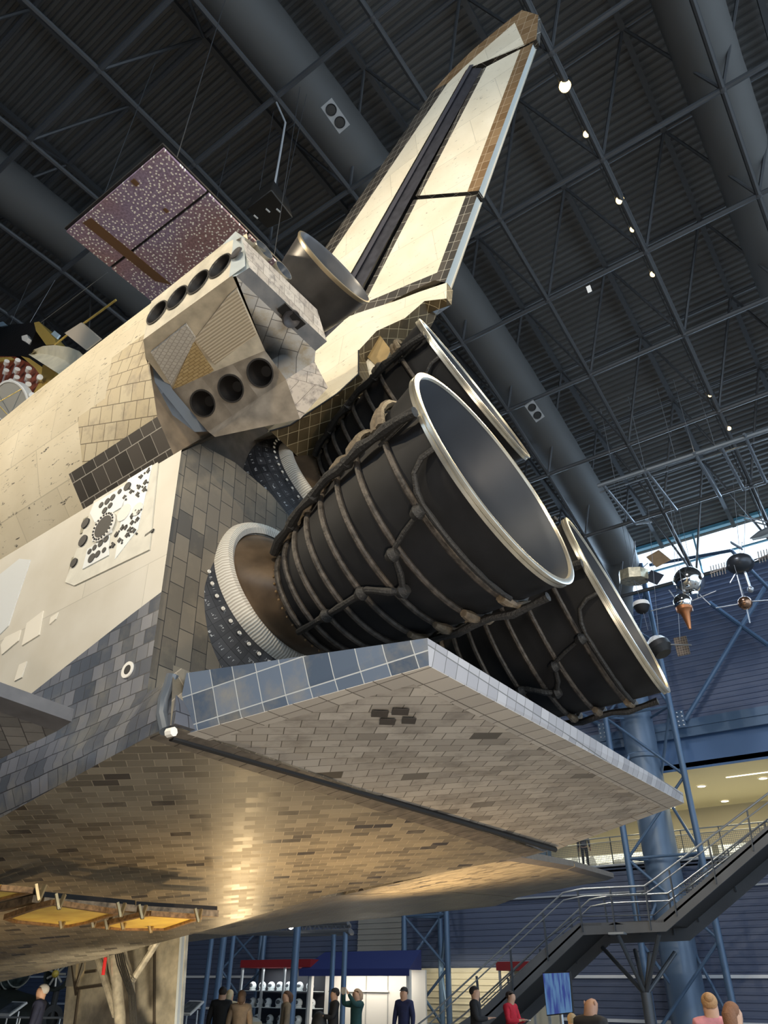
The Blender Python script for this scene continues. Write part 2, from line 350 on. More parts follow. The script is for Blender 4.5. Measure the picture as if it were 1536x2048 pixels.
M_greyp = tiles('grey quilted panel', (.50, .46, .40), (.58, .54, .47), (.36, .32, .27), .05, 20, .6, .004, offset=.5, aspect=1, spread=1)
M_gold = mat('amber well lining', (.95, .62, .14), .4, .0, var=(3, .25))
M_alu = mat('worn aluminium panel', (.66, .60, .47), .3, .6, var=(4, .3))
M_steelblue = mat('blue grey seal strip', (.085, .10, .12), .4, .2)
M_white = mat('matt white paint', (.75, .73, .68), .5)

# ---- fuselage side, belly chine and base
def belly_z(x): return plin(x, [(1000, 262), (1150, 266), (1280, 272), (1400, 280), (1532, 283.5)])
def chine_y(x): return plin(x, [(1000, 104), (1400, 110), (1422, 113), (1517, 126.5), (1532, 128)])
XS = [1000, 1060, 1120, 1180, 1240, 1300, 1360, 1400, 1430, 1460, 1490, 1505]
def bound_z(x): return plin(x, [(1000, 290), (1340, 300), (1428, 323), (1500, 342), (1506, 343)])
fus = MB()
for s in (-1, 1):
    rows = []
    for x in XS:
        bz, cy = belly_z(x), chine_y(x)
        sy = min(cy+2, 118)
        rows.append([L(x, s*cy, bz), L(x, s*plin(x, [(1400, 116), (1505, 124)]), bz+8), L(x, s*118, 304), L(x, s*118, bound_z(x)), L(x, s*118, 412), L(x, s*105, 430)])
    fus.grid(rows, mf=lambda i, j: 0 if j < 3 else 1)
    # tail of the chine running aft beside the flap hinge
    A = [L(1505, s*chine_y(1505), belly_z(1505)), L(1505, s*124, 291), L(1505, s*118, 304), L(1505, s*100, 304), L(1505, s*100, 284)]
    B = [L(1533, s*128, 283.5), L(1531, s*127, 291), L(1527, s*125, 301), L(1524, s*105, 303), L(1533, s*105, 284)]
    fus.hull2(A, B, 0)
fus.face([L(1000, -104, 262), L(1000, 104, 262), L(1000, 118, 430), L(1000, -118, 430)], 1)
fus.grid([[L(x, -105, 430), L(x, -60, 500), L(x, 0, 506), L(x, 60, 500), L(x, 105, 430)] for x in (1000, 1300, 1480)], 1)
fuselage = fus.build('fuselage', [M_side, M_sidewhite], SH)

bel = MB()
X2 = XS + [1520, 1531]
bel.grid([[L(x, y*chine_y(x), belly_z(x)+(.0 if abs(y) < 1 else 0)) for y in (-1, -.75, -.5, -.25, 0, .25, .5, .75, 1)] for x in X2])
bel.face([L(1531, -128, 283.5), L(1531, 128, 283.5), L(1529, 128, 303), L(1529, -128, 303)][::-1], 0)
bel.build('belly', [M_belly], SH)
b = MB()      # dark leading row along the hinge and the near chine edge strip
for k in range(27):
    y0 = -126+k*9.35
    b.hull2([L(1520, y0, 282.6), L(1530.5, y0, 283.3), L(1530.5, y0+9, 283.3), L(1520, y0+9, 282.6)], [L(1520, y0, 283.4), L(1530.5, y0, 284), L(1530.5, y0+9, 284), L(1520, y0+9, 283.4)], 0)
b.build('hinge_row', [mat('hinge tiles', (.11, .095, .08), .5, var=(9, .4))], SH)

# base heat shield: plate of the lower engines, step, plate of the upper engine
vL = [Oi(355, 905, 0, 1503), Oi(400, 888, 0, 1503), Oi(470, 925, 0, 1503), Oi(540, 985, 0, 1503), Oi(600, 1060, 0, 1503)]
low = [(-118, 303), (-118, 411)] + [(p.y, p.z) for p in vL[1:]] + [(0, vL[-1].z-14)] + [(-p.y, p.z) for p in vL[:0:-1]] + [(118, 411), (118, 303), (100, 296), (-100, 296)]
bs = MB()
bs.face([L(1503, y, z) for y, z in low][::-1], 0)
top = low[1:-3]
for (a, c) in zip(top, top[1:]): bs.face([L(1503, a[0], a[1]), L(1503, c[0], c[1]), L(1470, c[0], c[1]), L(1470, a[0], a[1])], 0)
bs.face([L(1476, -118, 405), L(1476, 118, 405), L(1476, 105, 432), L(1476, 62, 500), L(1476, -62, 500), L(1476, -105, 432)], 1)
bs.face([L(1477, -70, 340), L(1477, 70, 340), L(1477, 105, 412), L(1477, -105, 412)], 1)
bs.build('base_heat_shield', [M_base, mat('shadowed recess shield', (.05, .042, .035), .6, var=(5, .4))], SH)  # upper plate lies in a recess, its shadow put into the dark colour

# ---- umbilical plate on the near side wall
def SW(px, py, d=0): return O(px, py, 1, -118-d)
pl = MB()
def plate(mb, pts, t, m, back=0.3):
    A = [SW(x, y, t) for x, y in pts]; B = [SW(x, y, -back) for x, y in pts]
    # the front keeps its place on the wall
    A = [V((b_.x, a_.y, b_.z)) for a_, b_ in zip(A, [SW(x, y) for x, y in pts])]; B = [V((a_.x, b_.y, a_.z)) for a_, b_ in zip(A, B)]
    return mb.hull2(A, B, m)
plate(pl, [(318, 918), (196, 985), (132, 1165), (150, 1172), (300, 1100)], .5, 0)
umb = pl.build('umbilical_panel', [mat('pale umbilical panel', (.60, .58, .50), .5, var=(5, .12))], SH)
def wall_disc(mb, px, py, r, t0, t1, m, n=24, sx=1):
    c = SW(px, py); P = [V((c.x+cos(2*pi*k/n)*r*IN*sx, 0, c.z+sin(2*pi*k/n)*r*IN)) for k in range(n)]
    y0, y1 = L(0, -118-t0, 0).y, L(0, -118-t1, 0).y
    mb.hull2([V((p.x, y0, p.z)) for p in P][::-1], [V((p.x, y1, p.z)) for p in P][::-1], m)
u = MB()
plate(u, [(262, 967), (192, 1008), (183, 1028), (193, 1047), (245, 1017), (255, 995)], .9, 0)
plate(u, [(228, 1022), (196, 1040), (187, 1085), (226, 1067)], .8, 0)
plate(u, [(222, 1072), (178, 1100), (168, 1140), (220, 1112)], .9, 0)
plate(u, [(308, 925), (258, 958), (232, 1120), (278, 1060)], .7, 0)
u.build('valve_plate', [mat('white valve plate', (.70, .73, .73), .4)], umb)
h = MB()
wall_disc(h, 212, 1056, 7.2, .8, 1.6, 1); wall_disc(h, 212, 1056, 5.4, 1.6, 1.7, 0)
for k in range(22):
    a = 2*pi*k/22; c = SW(212, 1056)
    h.box((c.x+cos(a)*6.3*IN, L(0, -119.8, 0).y, c.z+sin(a)*6.3*IN), (.018, .01, .018), m=0)
h.build('feed_port', [M_dark, M_white], umb)
for (x, y, r) in [(206, 1012, 1.5), (218, 1005, 1.7), (229, 997, 1.7), (243, 985, 1.3), (213, 1023, 1.7), (224, 1013, 1.5), (183, 1105, 1.3), (193, 1097, 1.4), (205, 1089, 1.6), (216, 1080, 1.6), (187, 1118, 2.2), (199, 1110, 1.7), (212, 1102, 1.3), (258, 975, 2.2), (174, 1048, 2.6), (151, 1127, 2.2), (169, 1083, 2.8)]:
    h = MB(); wall_disc(h, x, y, r, .4, 1.15, 0, 16); h.build('port_hole', [M_dark], umb)
random.seed(3)
for cxp, cyp in [(285, 955), (299, 944), (281, 976), (293, 967), (278, 990), (291, 981), (265, 985), (252, 996), (267, 1033), (280, 1026), (267, 1047), (278, 1040), (263, 1060), (254, 1057), (242, 1082), (257, 1072), (271, 1063), (229, 1092), (236, 1070), (247, 1058)]:
    h = MB(); wall_disc(h, cxp, cyp, 1.35, .4, 1.0, 0, 4); h.build('port_hole', [M_dark], umb)
    for q in range(2):
        h = MB(); wall_disc(h, cxp+random.uniform(-7, 7), cyp+random.uniform(-6, 6), .5, .4, 1.0, 0, 8); h.build('port_hole', [M_dark], umb)
for x, y, r in ((278, 1020, 3.2), (251, 1027, 4.2)):
    w = MB(); wall_disc(w, x, y, r, .5, 1.0, 0); w.build('round_cap', [M_white], umb)
for x, y in ((174, 1048), (151, 1127)):
    w = MB(); c = SW(x, y); w.box((c.x, L(0, -118.2, 0).y, c.z), (.17, .012, .21)); w.build('hole_plate', [mat('olive hole plate', (.25, .23, .15), .5)], umb)
# access panels of the side wall
w = MB()
plate(w, [(62, 1120), (40, 1118), (0, 1150), (0, 1270), (18, 1252), (35, 1200)], .35, 0)
w.build('access_panel', [mat('bluish white cover', (.62, .64, .64), .4)], SH)
for q in ([(43, 1260), (38, 1282), (5, 1310), (3, 1290), (12, 1275)], [(88, 1222), (80, 1270), (45, 1292), (55, 1247)], [(118, 1225), (113, 1238), (100, 1250), (103, 1235)], [(55, 1323), (45, 1355), (30, 1363), (40, 1330)]):
    w = MB(); plate(w, q, .45, 0); p_ = w.build('access_panel', [mat('cream access cover', (.70, .66, .57), .5)], SH)
w = MB(); wall_disc(w, 256, 1340, 3.0, -.2, .5, 0); wall_disc(w, 257, 1340, 1.7, .5, .6, 1)
w.build('vent_port', [M_white, M_dark], SH)
w = MB(); plate(w, [(309, 1058), (292, 1070), (291, 1075), (307, 1064)], .5, 0); w.build('slot', [M_dark], SH)

# ---- body flap
fl = MB()
HB = 283.5
n0, n1 = O(345, 1475, 2, HB), O(858, 1330, 0, 1611)
pts_b = [V(n0), V(O(858, 1331, 0, 1611)), V(O(1368, 1606, 0, 1611)), V(O(1112, 1699, 2, HB+1.0))]
pts_t = [O(373, 1346, 0, 1533), O(855, 1276, 0, 1613), O(1366, 1586, 0, 1613), None]
pts_t[3] = V((pts_t[0].x, pts_b[3].y, pts_t[0].z))
# bevelled outline: bottom face, aft edge, near side
fl.face([pts_b[0], pts_b[3], pts_b[2], pts_b[1]], 0)
fl.face([pts_t[0], pts_t[1], pts_t[2], pts_t[3]], 2)
fl.face([pts_b[1], pts_b[2], pts_t[2], pts_t[1]], 1)
fl.face([pts_b[0], pts_b[1], pts_t[1], pts_t[0]], 2)
fl.face([pts_b[2], pts_b[3], pts_t[3], pts_t[2]], 2)
fl.face([pts_b[3], pts_b[0], pts_t[0], pts_t[3]], 2)
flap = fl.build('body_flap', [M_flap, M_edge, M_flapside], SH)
e = MB()
for (x, y, w_, h_) in ((760, 1427, 36, 13), (801, 1423, 36, 13), (775, 1443, 34, 12), (818, 1441, 30, 12)):
    q = [(x-w_/2+3, y-h_/2), (x+w_/2, y-h_/2+1), (x+w_/2-3, y+h_/2), (x-w_/2, y+h_/2-1)]
    nrm = (pts_b[3]-pts_b[0]).cross(pts_b[1]-pts_b[0]).normalized()
    def onflap(px, py, d):
        dr = O2W.transposed() @ ray(px, py); o_ = (CO-P0)*IN
        t = (pts_b[0]-o_).dot(nrm)/dr.dot(nrm); return o_+dr*t + (nrm if nrm.z < 0 else -nrm)*d
    e.hull2([onflap(a, b_, .0) for a, b_ in q], [onflap(a, b_, .006) for a, b_ in q], 0)
e.build('dark_tile', [mat('new black tile', (.045, .038, .034), .5)], flap)
s_ = MB(); s_.path([O(343, 1474, 2, 283.3), O(1110, 1699, 2, 283.3)], .035, 8)
s_.build('hinge_seal', [M_dark], SH)
eb = MB(); nrm_ = (pts_b[3]-pts_b[0]).cross(pts_b[1]-pts_b[0]).normalized(); nrm_ = nrm_ if nrm_.z < 0 else -nrm_
B0, B1, B2, B3 = pts_b; i1 = B1+(B2-B1).normalized()*.22+(B0-B1).normalized()*.25; i2 = B2+(B1-B2).normalized()*.22+(B3-B2).normalized()*.25; i0 = B0+(B3-B0).normalized()*.22; i3 = B3+(B0-B3).normalized()*.22
for q in ((B1, B2, i2, i1), (B0, B1, i1, i0), (B2, B3, i3, i2)): eb.hull2([p+nrm_*.004 for p in q], [p-nrm_*.004 for p in q], 0)
eb.build('edge_row', [tiles('flap border tiles', (.34, .32, .295), (.44, .415, .38), (.10, .09, .08), .22, 0, .6, .005, aspect=1.0, offset=0, spread=1)], flap)
# curved hinge stub between fuselage and flap, near side
hs = MB()
hs.path([O(345, 1350, 1, -127), O(338, 1375, 1, -127), O(328, 1400, 1, -127), O(325, 1430, 1, -127), O(332, 1462, 1, -127)], .05, 10)
hs.build('hinge_fairing', [M_steelblue], SH)
hs = MB(); hs.tube(O(336, 1466, 1, -128), O(348, 1463, 1, -128), .035); hs.build('hinge_pin', [M_white], SH)

# ---- wings
def wing(s):
    w = MB()
    def zl(y): return plin(y, [(105, 279), (140, 286.5), (312, 307), (468, 320)])
    st = [(105, 800, 1387), (140, 860, 1387), (226, 1020, 1378), (312, 1125, 1368), (400, 1230, 1358), (468, 1310, 1350)]
    rows = []
    for y, xl, xt in st:
        zb = zl(y); ch = xt-xl; th = plin(y, [(105, 52), (468, 14)]); zmid = zb+th*.42
        lowf = plin(y, [(105, 0), (140, 3), (468, 1)])
        prof = [(xl, zb+th*.30), (xl+ch*.03, zb+th*.08), (xl+ch*.12, zb-2-lowf), (xl+ch*.35, zb-5-lowf), (xl+ch*.7, zb-4), (xt, zb-2), (xt, zb+th*.28), (xl+ch*.6, zb+th*.85), (xl+ch*.3, zb+th), (xl+ch*.08, zb+th*.7)]
        if y <= 140: prof = [(x, (belly_z(x) if k < 6 and y == 105 else z)) for k, (x, z) in enumerate(prof)]
        rows.append([L(x, s*y, z) for x, z in prof])
    w.grid(rows, 0, closed=True); w.face(rows[-1], 0)
    w.build('wing', [M_wing if s < 0 else M_belly, ], SH)
    for (ya, yb, nm) in ((140, 311, 'inboard'), (313, 466, 'outboard')):
        e = MB(); R_ = []
        for y in (ya, yb):
            xh = plin(y, [(140, 1389), (468, 1352)]); xt = plin(y, [(140, 1500), (312, 1475), (468, 1451)])
            zb = zl(y); zt = plin(y, [(140, 289.5), (312, 307.5), (468, 320.5)])
            R_.append([L(xh, s*y, zb-2), L(lerp(xh, xt, .5), s*y, zb-1), L(xt-7, s*y, zt-1.2), L(xt, s*y, zt), L(xt, s*y, zt+4), L(xt-7, s*y, zt+5), L(xh, s*y, zb+plin(y, [(140, 16), (468, 7)]))])
        e.grid(R_, closed=True, mf=lambda i, j: 1 if j in (2, 3, 4) else 0); e.face(R_[0][::-1], 0); e.face(R_[1], 0)
        e.build('elevon', [M_wing if s < 0 else M_belly, mat('dark elevon edge', (.075, .072, .075), .45, var=(6, .2))], SH)
wing(-1); wing(1)

# ---- fin and rudder
def fin_t(X, Z):
    le = 1280+(Z-503); hx = 1522.5+(Z-649)*.718; te = 1586+(Z-583)*.485
    T = plin(Z, [(503, 11), (820, 5)]); Te = plin(Z, [(583, 3.6), (820, 2.6)])
    if X <= hx:
        f = max(0, min(1, (X-le)/max(1, hx-le))); return T*(1-(1-f)**2)
    f = min(1, (X-hx)/max(1, te-hx)); return T+(Te-T)*f
def FP(X, Z, s, d=0): return L(X, s*(fin_t(X, Z)+d), Z)
def strip(mb, A, B, s, m, n=14, d=0, smooth=True):   # surface between two lines, each ((x,z) low, (x,z) high)
    nn = 4; rows = []
    for i in range(n+1):
        t = i/n; a = (lerp(A[0][0], A[1][0], t), lerp(A[0][1], A[1][1], t)); b_ = (lerp(B[0][0], B[1][0], t), lerp(B[0][1], B[1][1], t))
        rows.append([FP(lerp(a[0], b_[0], k/nn), lerp(a[1], b_[1], k/nn), s, d) for k in range(nn+1)])
    if s > 0: rows = [r[::-1] for r in rows]
    mb.grid(rows, m)
def F2(px, py, y=-6):
    p = Oi(px, py, 1, y); return (p.x, p.z)
fin = MB()
kink = (1604, 825); tipf = (1690, 839); tipb = (1699, 816)
LEl = ((1280, 503), kink); LEi = ((1318, 503), (1620, 811))
Hl = ((1430, 520), F2(935.5, 134.8, -5))
for s in (-1, 1):
    strip(fin, LEl, LEi, s, 1); strip(fin, LEi, Hl, s, 0)
    # tip: above the rudder
    g0, g1 = F2(937, 134), F2(1069, 70)
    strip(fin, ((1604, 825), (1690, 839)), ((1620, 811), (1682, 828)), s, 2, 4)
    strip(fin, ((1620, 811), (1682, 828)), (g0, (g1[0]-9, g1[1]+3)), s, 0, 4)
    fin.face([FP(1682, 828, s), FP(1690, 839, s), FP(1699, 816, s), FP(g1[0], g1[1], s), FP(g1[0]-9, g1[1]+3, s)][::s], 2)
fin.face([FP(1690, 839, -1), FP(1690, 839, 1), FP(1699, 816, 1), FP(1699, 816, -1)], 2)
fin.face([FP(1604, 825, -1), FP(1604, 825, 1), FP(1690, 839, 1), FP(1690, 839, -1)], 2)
fin.face([FP(*F2(1069, 70), -1), FP(*F2(1069, 70), 1), FP(*F2(937, 134), 1), FP(*F2(937, 134), -1)], 1)
fin.face([FP(1699, 816, -1), FP(1699, 816, 1), FP(*F2(1069, 70), 1), FP(*F2(1069, 70), -1)], 1)
fin_o = fin.build('vertical_fin', [M_finwhite, M_finblk, M_fintan], SH)
# dark conical seal along the hinge
se = MB()
a0, a1 = Oi(700, 590, 1, -8), Oi(945, 135, 1, -3)
for s in (-1, 1):
    strip(se, (Hl[0], Hl[1]), ((1500, 585), F2(963, 133, -5)), s, 0, 14, d=-.8)
    strip(se, ((Hl[0][0]+9, Hl[0][1]+4), (Hl[1][0]+2, Hl[1][1])), ((Hl[0][0]+16, Hl[0][1]+7), (Hl[1][0]+5, Hl[1][1]-3)), s, 1, 14, d=.6)
se.build('hinge_seal', [mat('graphite seal', (.045, .045, .055), .4, var=(8, .3)), mat('graphite seal lip', (.075, .075, .09), .3)], SH)
# rudder, two stacked panels; white field, tiled edges, blunt split trailing edge
ru0b, ru0t = F2(700, 640, -8), F2(963, 136, -5)
tile_l = ((ru0b[0]+5, ru0b[1]+2), (ru0t[0]+4, ru0t[1]-2))
teB, teT = (1588, 583), F2(1067, 84, -3)
fieldB, fieldT = F2(867, 558, -5), F2(1041, 98, -3)
inB, inT = F2(712, 634, -8), F2(972, 132, -5)
spl = ((F2(820, 397, -7)), (F2(953, 386, -4)))
def tt(line, z):
    (x0, z0), (x1, z1) = line; t = (z-z0)/(z1-z0); return t
def cut(line, t): return (lerp(line[0][0], line[1][0], t), lerp(line[0][1], line[1][1], t))
lines = [(ru0b, ru0t), (inB, inT), (fieldB, fieldT), (teB, teT)]
ts = []
for ln in lines:   # where the split crosses each line
    (x0, z0), (x1, z1) = spl; best = min(range(1001), key=lambda k: abs((cut(ln, k/1000)[1]-z0)*(x1-x0)-(cut(ln, k/1000)[0]-x0)*(z1-z0))); ts.append(best/1000)
for lo in (True, False):
    r_ = MB()
    seg = [(cut(ln, 0 if lo else t+.012), cut(ln, t-.004 if lo else 1)) for ln, t in zip(lines, ts)]
    for s in (-1, 1):
        bb = [s_[0] for s_ in seg]
        if lo:   # dark tiled band along the bottom of the lower panel
            up = [cut(sg, .085) for sg in seg]; up[1] = (up[1][0]+2, up[1][1]+3); sg2 = [(u_, sg[1]) for u_, sg in zip(up, seg)]
            for k in range(3): strip(r_, (bb[k], up[k]), (bb[k+1], up[k+1]), s, 1, 2)
        else: sg2 = seg
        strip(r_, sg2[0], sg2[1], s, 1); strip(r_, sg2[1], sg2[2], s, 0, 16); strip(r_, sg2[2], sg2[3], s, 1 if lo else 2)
    (b3, t3), (b0, t0_) = seg[3], seg[0]
    # recessed bluish web between the two split halves
    for (A, B) in ((b3, t3),):
        r_.face([FP(A[0], A[1], -1), FP(B[0], B[1], -1), FP(B[0]-1, B[1], -1, -.9), FP(A[0]-1, A[1], -1, -.9)], 3)
        r_.face([FP(A[0]-1, A[1], -1, -.9), FP(B[0]-1, B[1], -1, -.9), FP(B[0]-1, B[1], 1, -.9), FP(A[0]-1, A[1], 1, -.9)], 4)
        r_.face([FP(A[0], A[1], 1), FP(B[0], B[1], 1), FP(B[0]-1, B[1], 1, -.9), FP(A[0]-1, A[1], 1, -.9)], 3)
    r_.face([FP(*b0, -1), FP(*b3, -1), FP(*b3, 1), FP(*b0, 1)], 1)
    r_.face([FP(*t0_, -1), FP(*t3, -1), FP(*t3, 1), FP(*t0_, 1)], 1)
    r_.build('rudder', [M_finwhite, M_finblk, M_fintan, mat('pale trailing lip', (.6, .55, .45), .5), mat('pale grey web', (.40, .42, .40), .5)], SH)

# ---- stub fairing below the rudder
lowe = [Oi(893, 597, 1, -3), Oi(849, 602, 1, -7), Oi(810, 636, 1, -11), Oi(753, 662, 1, -17), Oi(717, 701, 1, -21), Oi(717, 748, 1, -27), Oi(675, 787, 1, -32), Oi(581, 850, 1, -44), Oi(540, 862, 1, -52)]
uppe = [V((1589, -3.6, 582)), V((1570, -5, 587)), V((1552, -6, 591)), V((1530, -8, 597)), V((1517, -9, 600)), V((1500, -11, 590)), V((1480, -13, 570)), V((1440, -20, 540)), V((1400, -28, 510))]
st = MB()
st.grid([[Li(p) for p in lowe], [Li(p) for p in uppe]], 0)
st.grid([[Li(V((p.x, -p.y, p.z))) for p in uppe], [Li(V((p.x, -p.y, p.z))) for p in lowe]], 0)
# underside, drooping forward between the two lower edges, and the top under the rudder
st.grid([[Li(p) for p in lowe], [Li(V((p.x-2, 0, p.z-3))) for p in lowe], [Li(V((p.x, -p.y, p.z))) for p in lowe]], 1)
st.grid([[Li(p) for p in uppe], [Li(V((p.x, -p.y, p.z))) for p in uppe]], 2)
st.face([Li(lowe[0]), Li(uppe[0]), Li(V((uppe[0].x, -uppe[0].y, uppe[0].z))), Li(V((lowe[0].x, -lowe[0].y, lowe[0].z)))], 1)
stub = st.build('tail_fairing', [M_finwhite, M_brown, M_finblk], SH)
# white hatch and round plate let into the underside
hp = MB()
def onx(px, py): return Oi(px, py, 1, -12)
q = [(717, 701), (766, 742), (752, 758), (742, 776), (715, 748)]
hp.hull2([Li(onx(*p)) for p in q], [Li(onx(*p)+V((-1.5, 2, 1.5))) for p in q], 0)
hp.build('chute_hatch', [M_finwhite], stub)
hp = MB(); q = [(720, 700), (755, 664), (782, 700), (762, 740)]
hp.hull2([Li(Oi(*p, 1, -13)) for p in q], [Li(Oi(*p, 1, -13)+V((-1.5, 2, 1.5))) for p in q], 0)
hp.build('cover_plate', [mat('ochre cover plate', (.30, .21, .09), .45, var=(6, .15))], stub)
# gasket line where the fairing meets the base
fr = MB(); fr.path([Li(p) for p in lowe[4:]], .012, 6); fr.build('gasket', [M_dark], stub)

# ---- manoeuvring engine pod, near side (mirrored copy on the far side is hidden but for its shape)
PROF = [(-118, 412), (-129, 426), (-137, 450), (-138.5, 476), (-135, 505), (-124, 533), (-112, 549), (-96, 556), (-72, 556), (-56, 540), (-50, 500)]
def g_of(x): return plin(x, [(1120, .15), (1180, .55), (1240, .80), (1278, .89), (1339, .962), (1430, .995), (1500, 1.0)])
def psec(x, side):
    g = g_of(x); o_ = []
    for (y, z) in PROF:
        o_.append((-118+(y+118)*g, 412+(z-412)*(.25+.75*g)))
    return [L(x, y*(-side), z) for y, z in o_]
XP = [1120, 1160, 1200, 1240, 1280, 1320, 1360, 1400, 1420, 1440, 1450, 1460, 1470, 1480, 1490, 1500]
def pod(side):
    s = -side
    P = lambda x, y, z: L(x, y*s, z) if side > 0 else L(x, y, z)
    mb = MB()
    rows = [psec(x, side) for x in XP]
    def mf(i, j):
        x = (XP[i]+XP[i+1])/2
        if j == 0: return 2 if x > 1432 else 0
        if j == 1: return 1 if x > 1448 else 0
        if j == 2: return 1 if x > 1466 else 0
        return 0
    if side > 0: rows = [r[::-1] for r in rows]
    mb.grid(rows, mf=mf if side < 0 else None)
    # upper shell runs on above the thruster block
    xe = [None, None, None, 1560, 1552, 1530, 1514, 1508, 1508, 1508, 1508]
    a = psec(1500, side); up = [V((L(xe[k], 0, 0).x, a[k].y, a[k].z)) for k in range(3, 11)]
    r2 = [a[3:], up]
    if side > 0: r2 = [r[::-1] for r in r2]
    mb.grid(r2, 0)
    # bulkheads
    inner = [P(1530, -62, 470), P(1548, -75, 462), P(1552, -125, 468)]
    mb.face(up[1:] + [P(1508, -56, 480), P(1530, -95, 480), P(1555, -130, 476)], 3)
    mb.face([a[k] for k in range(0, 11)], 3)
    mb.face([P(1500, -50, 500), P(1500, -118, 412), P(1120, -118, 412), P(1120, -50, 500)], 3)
    return mb, a
mb, A500 = pod(-1)
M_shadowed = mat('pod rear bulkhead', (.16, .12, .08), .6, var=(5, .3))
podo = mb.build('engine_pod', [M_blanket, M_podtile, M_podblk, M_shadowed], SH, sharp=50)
mb, _ = pod(1); podf = mb.build('engine_pod', [M_blanket, M_podtile, M_podblk, M_shadowed], SH, sharp=50)
# step at the end of the tiled shoulder
sp = MB()
sp.face([O(299, 704, 0, 1500), O(312, 712, 0, 1502), O(345, 779, 0, 1503), O(416, 863, 0, 1506), O(390, 864, 0, 1500), O(345, 830, 0, 1500), O(310, 765, 0, 1500)], 0)
sp.build('step_fairing', [M_steelblue], podo)

def holed(mb, A, B, C, D, n, R, m, depth, mh, rim=None, mr=None):
    """quad A-B-C-D (A-B and D-C the long sides) with n round holes, each with a cup of its own; returns centres"""
    nr = (B-A).cross(D-A).normalized(); cs = []
    for i in range(n):
        a, b_ = lerp(A, B, i/n), lerp(A, B, (i+1)/n); d, c = lerp(D, C, i/n), lerp(D, C, (i+1)/n)
        ce = (a+b_+c+d)/4; cs.append(ce)
        u = (b_-a+c-d).normalized(); w_ = nr.cross(u); K = 32; per = []
        crn = [a, b_, c, d]
        for k in range(K):
            t = 2*pi*k/K; dr = u*cos(t)+w_*sin(t); best = None
            for q in range(4):
                p1, p2 = crn[q], crn[(q+1) % 4]; ed = p2-p1
                # solve ce+dr*s = p1+ed*r in the plane
                M_ = [[dr.dot(u), -ed.dot(u)], [dr.dot(w_), -ed.dot(w_)]]; rh = [(p1-ce).dot(u), (p1-ce).dot(w_)]
                de = M_[0][0]*M_[1][1]-M_[0][1]*M_[1][0]
                if abs(de) < 1e-9: continue
                s_ = (rh[0]*M_[1][1]-M_[0][1]*rh[1])/de; r = (M_[0][0]*rh[1]-rh[0]*M_[1][0])/de
                if s_ > 0 and -1e-4 <= r <= 1.0001 and (best is None or s_ < best[0]): best = (s_, p1+ed*r, q)
            per.append(best)
        for k in range(K):
            t0, t1 = 2*pi*k/K, 2*pi*(k+1)/K
            h0 = ce+(u*cos(t0)+w_*sin(t0))*R; h1 = ce+(u*cos(t1)+w_*sin(t1))*R
            e0, e1 = per[k], per[(k+1) % K]
            pts = [h0, e0[1]] + ([crn[(e0[2]+1) % 4]] if e0[2] != e1[2] else []) + [e1[1], h1]
            mb.face(pts, m)
    return cs, nr
def thruster(c, nr, R, parent, depth=.16, tilt=None):
    t = MB(); d = -nr if tilt is None else tilt
    t.lathe([(-.004, R+.012), (-.012, R+.010), (-.012, R-.006), (0, R-.008)], c, d, 32, 0)
    t.lathe([(0, R-.008), (depth*.5, R*.72), (depth, R*.4), (depth, 0)], c, d, 32, 1)
    return t.build('thruster_nozzle', [mat('burnt thruster rim', (.06, .055, .05), .4, .4), mat('thruster throat', (.008, .006, .005), .6)], parent)

blk = MB()
ya, yb = -150, -150
tf, ta = L(1507, -150, 473), L(1561, -150, 473)
bf, ba = L(1507, -150, 447), L(1561, -150, 447)
A_, B_, C_, D_ = L(1511.8, -150, 447.3), L(1561.2, -150, 447.3), L(1561.2, -150, 472.7), L(1511.8, -150, 472.7)
cs, nr = holed(blk, A_, B_, C_, D_, 4, 6.0*IN, 0, .1, 1)
if nr.y > 0: nr = -nr
end_b, end_t = L(1568, -148.5, 450.5), L(1567, -149.2, 469.5)
blk.face([B_, end_b, end_t, L(1562, -150, 478), L(1552, -148, 480), C_], 4)          # bluish aft plate with the small thruster
blk.face([D_, C_, L(1552, -148, 480), L(1508, -141, 481)], 0)
blk.face([A_, D_, L(1508, -141, 481), L(1500, -138.5, 474), L(1499, -137.5, 452), L(1505, -143, 447)], 0)
blk.face([L(1508, -141, 481), L(1552, -148, 480), L(1562, -150, 478), L(1560, -130, 490), L(1500, -134, 500)], 0)
# middle bottom panel
m1, m2, m3, m4 = O(299, 706, 2, 446), L(1563, -150, 447), O(530, 701, 2, 444), O(341, 779, 2, 445)
blk.face([L(1505, -143, 447), A_, B_, m2, m3, m4], 2)
# lower thruster panel
l3, l4 = O(572, 759, 2, 430), O(416, 863, 2, 430)
# aft box
bx = [(-149.2, 469.5), (-148.5, 450.5), (-95, 456), (-98, 479)]
q1, q2, q3, q4 = [L(1568, y, z) for y, z in bx]
q1 = O(483, 474, 0, 1568); q2 = O(499, 535, 0, 1568); q3 = O(654, 683, 0, 1568); q4 = O(634, 619, 0, 1568)
blk.face([q1, q2, q3, q4], 1)
t1, t2, t3, t4 = q1+V((-.15, 0, .03)), q2+V((-.16, 0, -.05)), q3+V((-.16, 0, -.05)), q4+V((-.15, 0, .03))
t2 = O(472, 552, 2, 447); t3 = O(631, 702, 2, 447)
blk.face([q2, t2, t3, q3], 8)
blk.face([q1, q4, L(1548, -100, 486), L(1552, -146, 482)], 1)
blk.face([q4, q3, t3, L(1545, -98, 455), L(1548, -100, 486)], 1)
blk.face([B_, q2, q1, L(1562, -150, 478), C_], 4); blk.face([B_, t2, q2], 4)
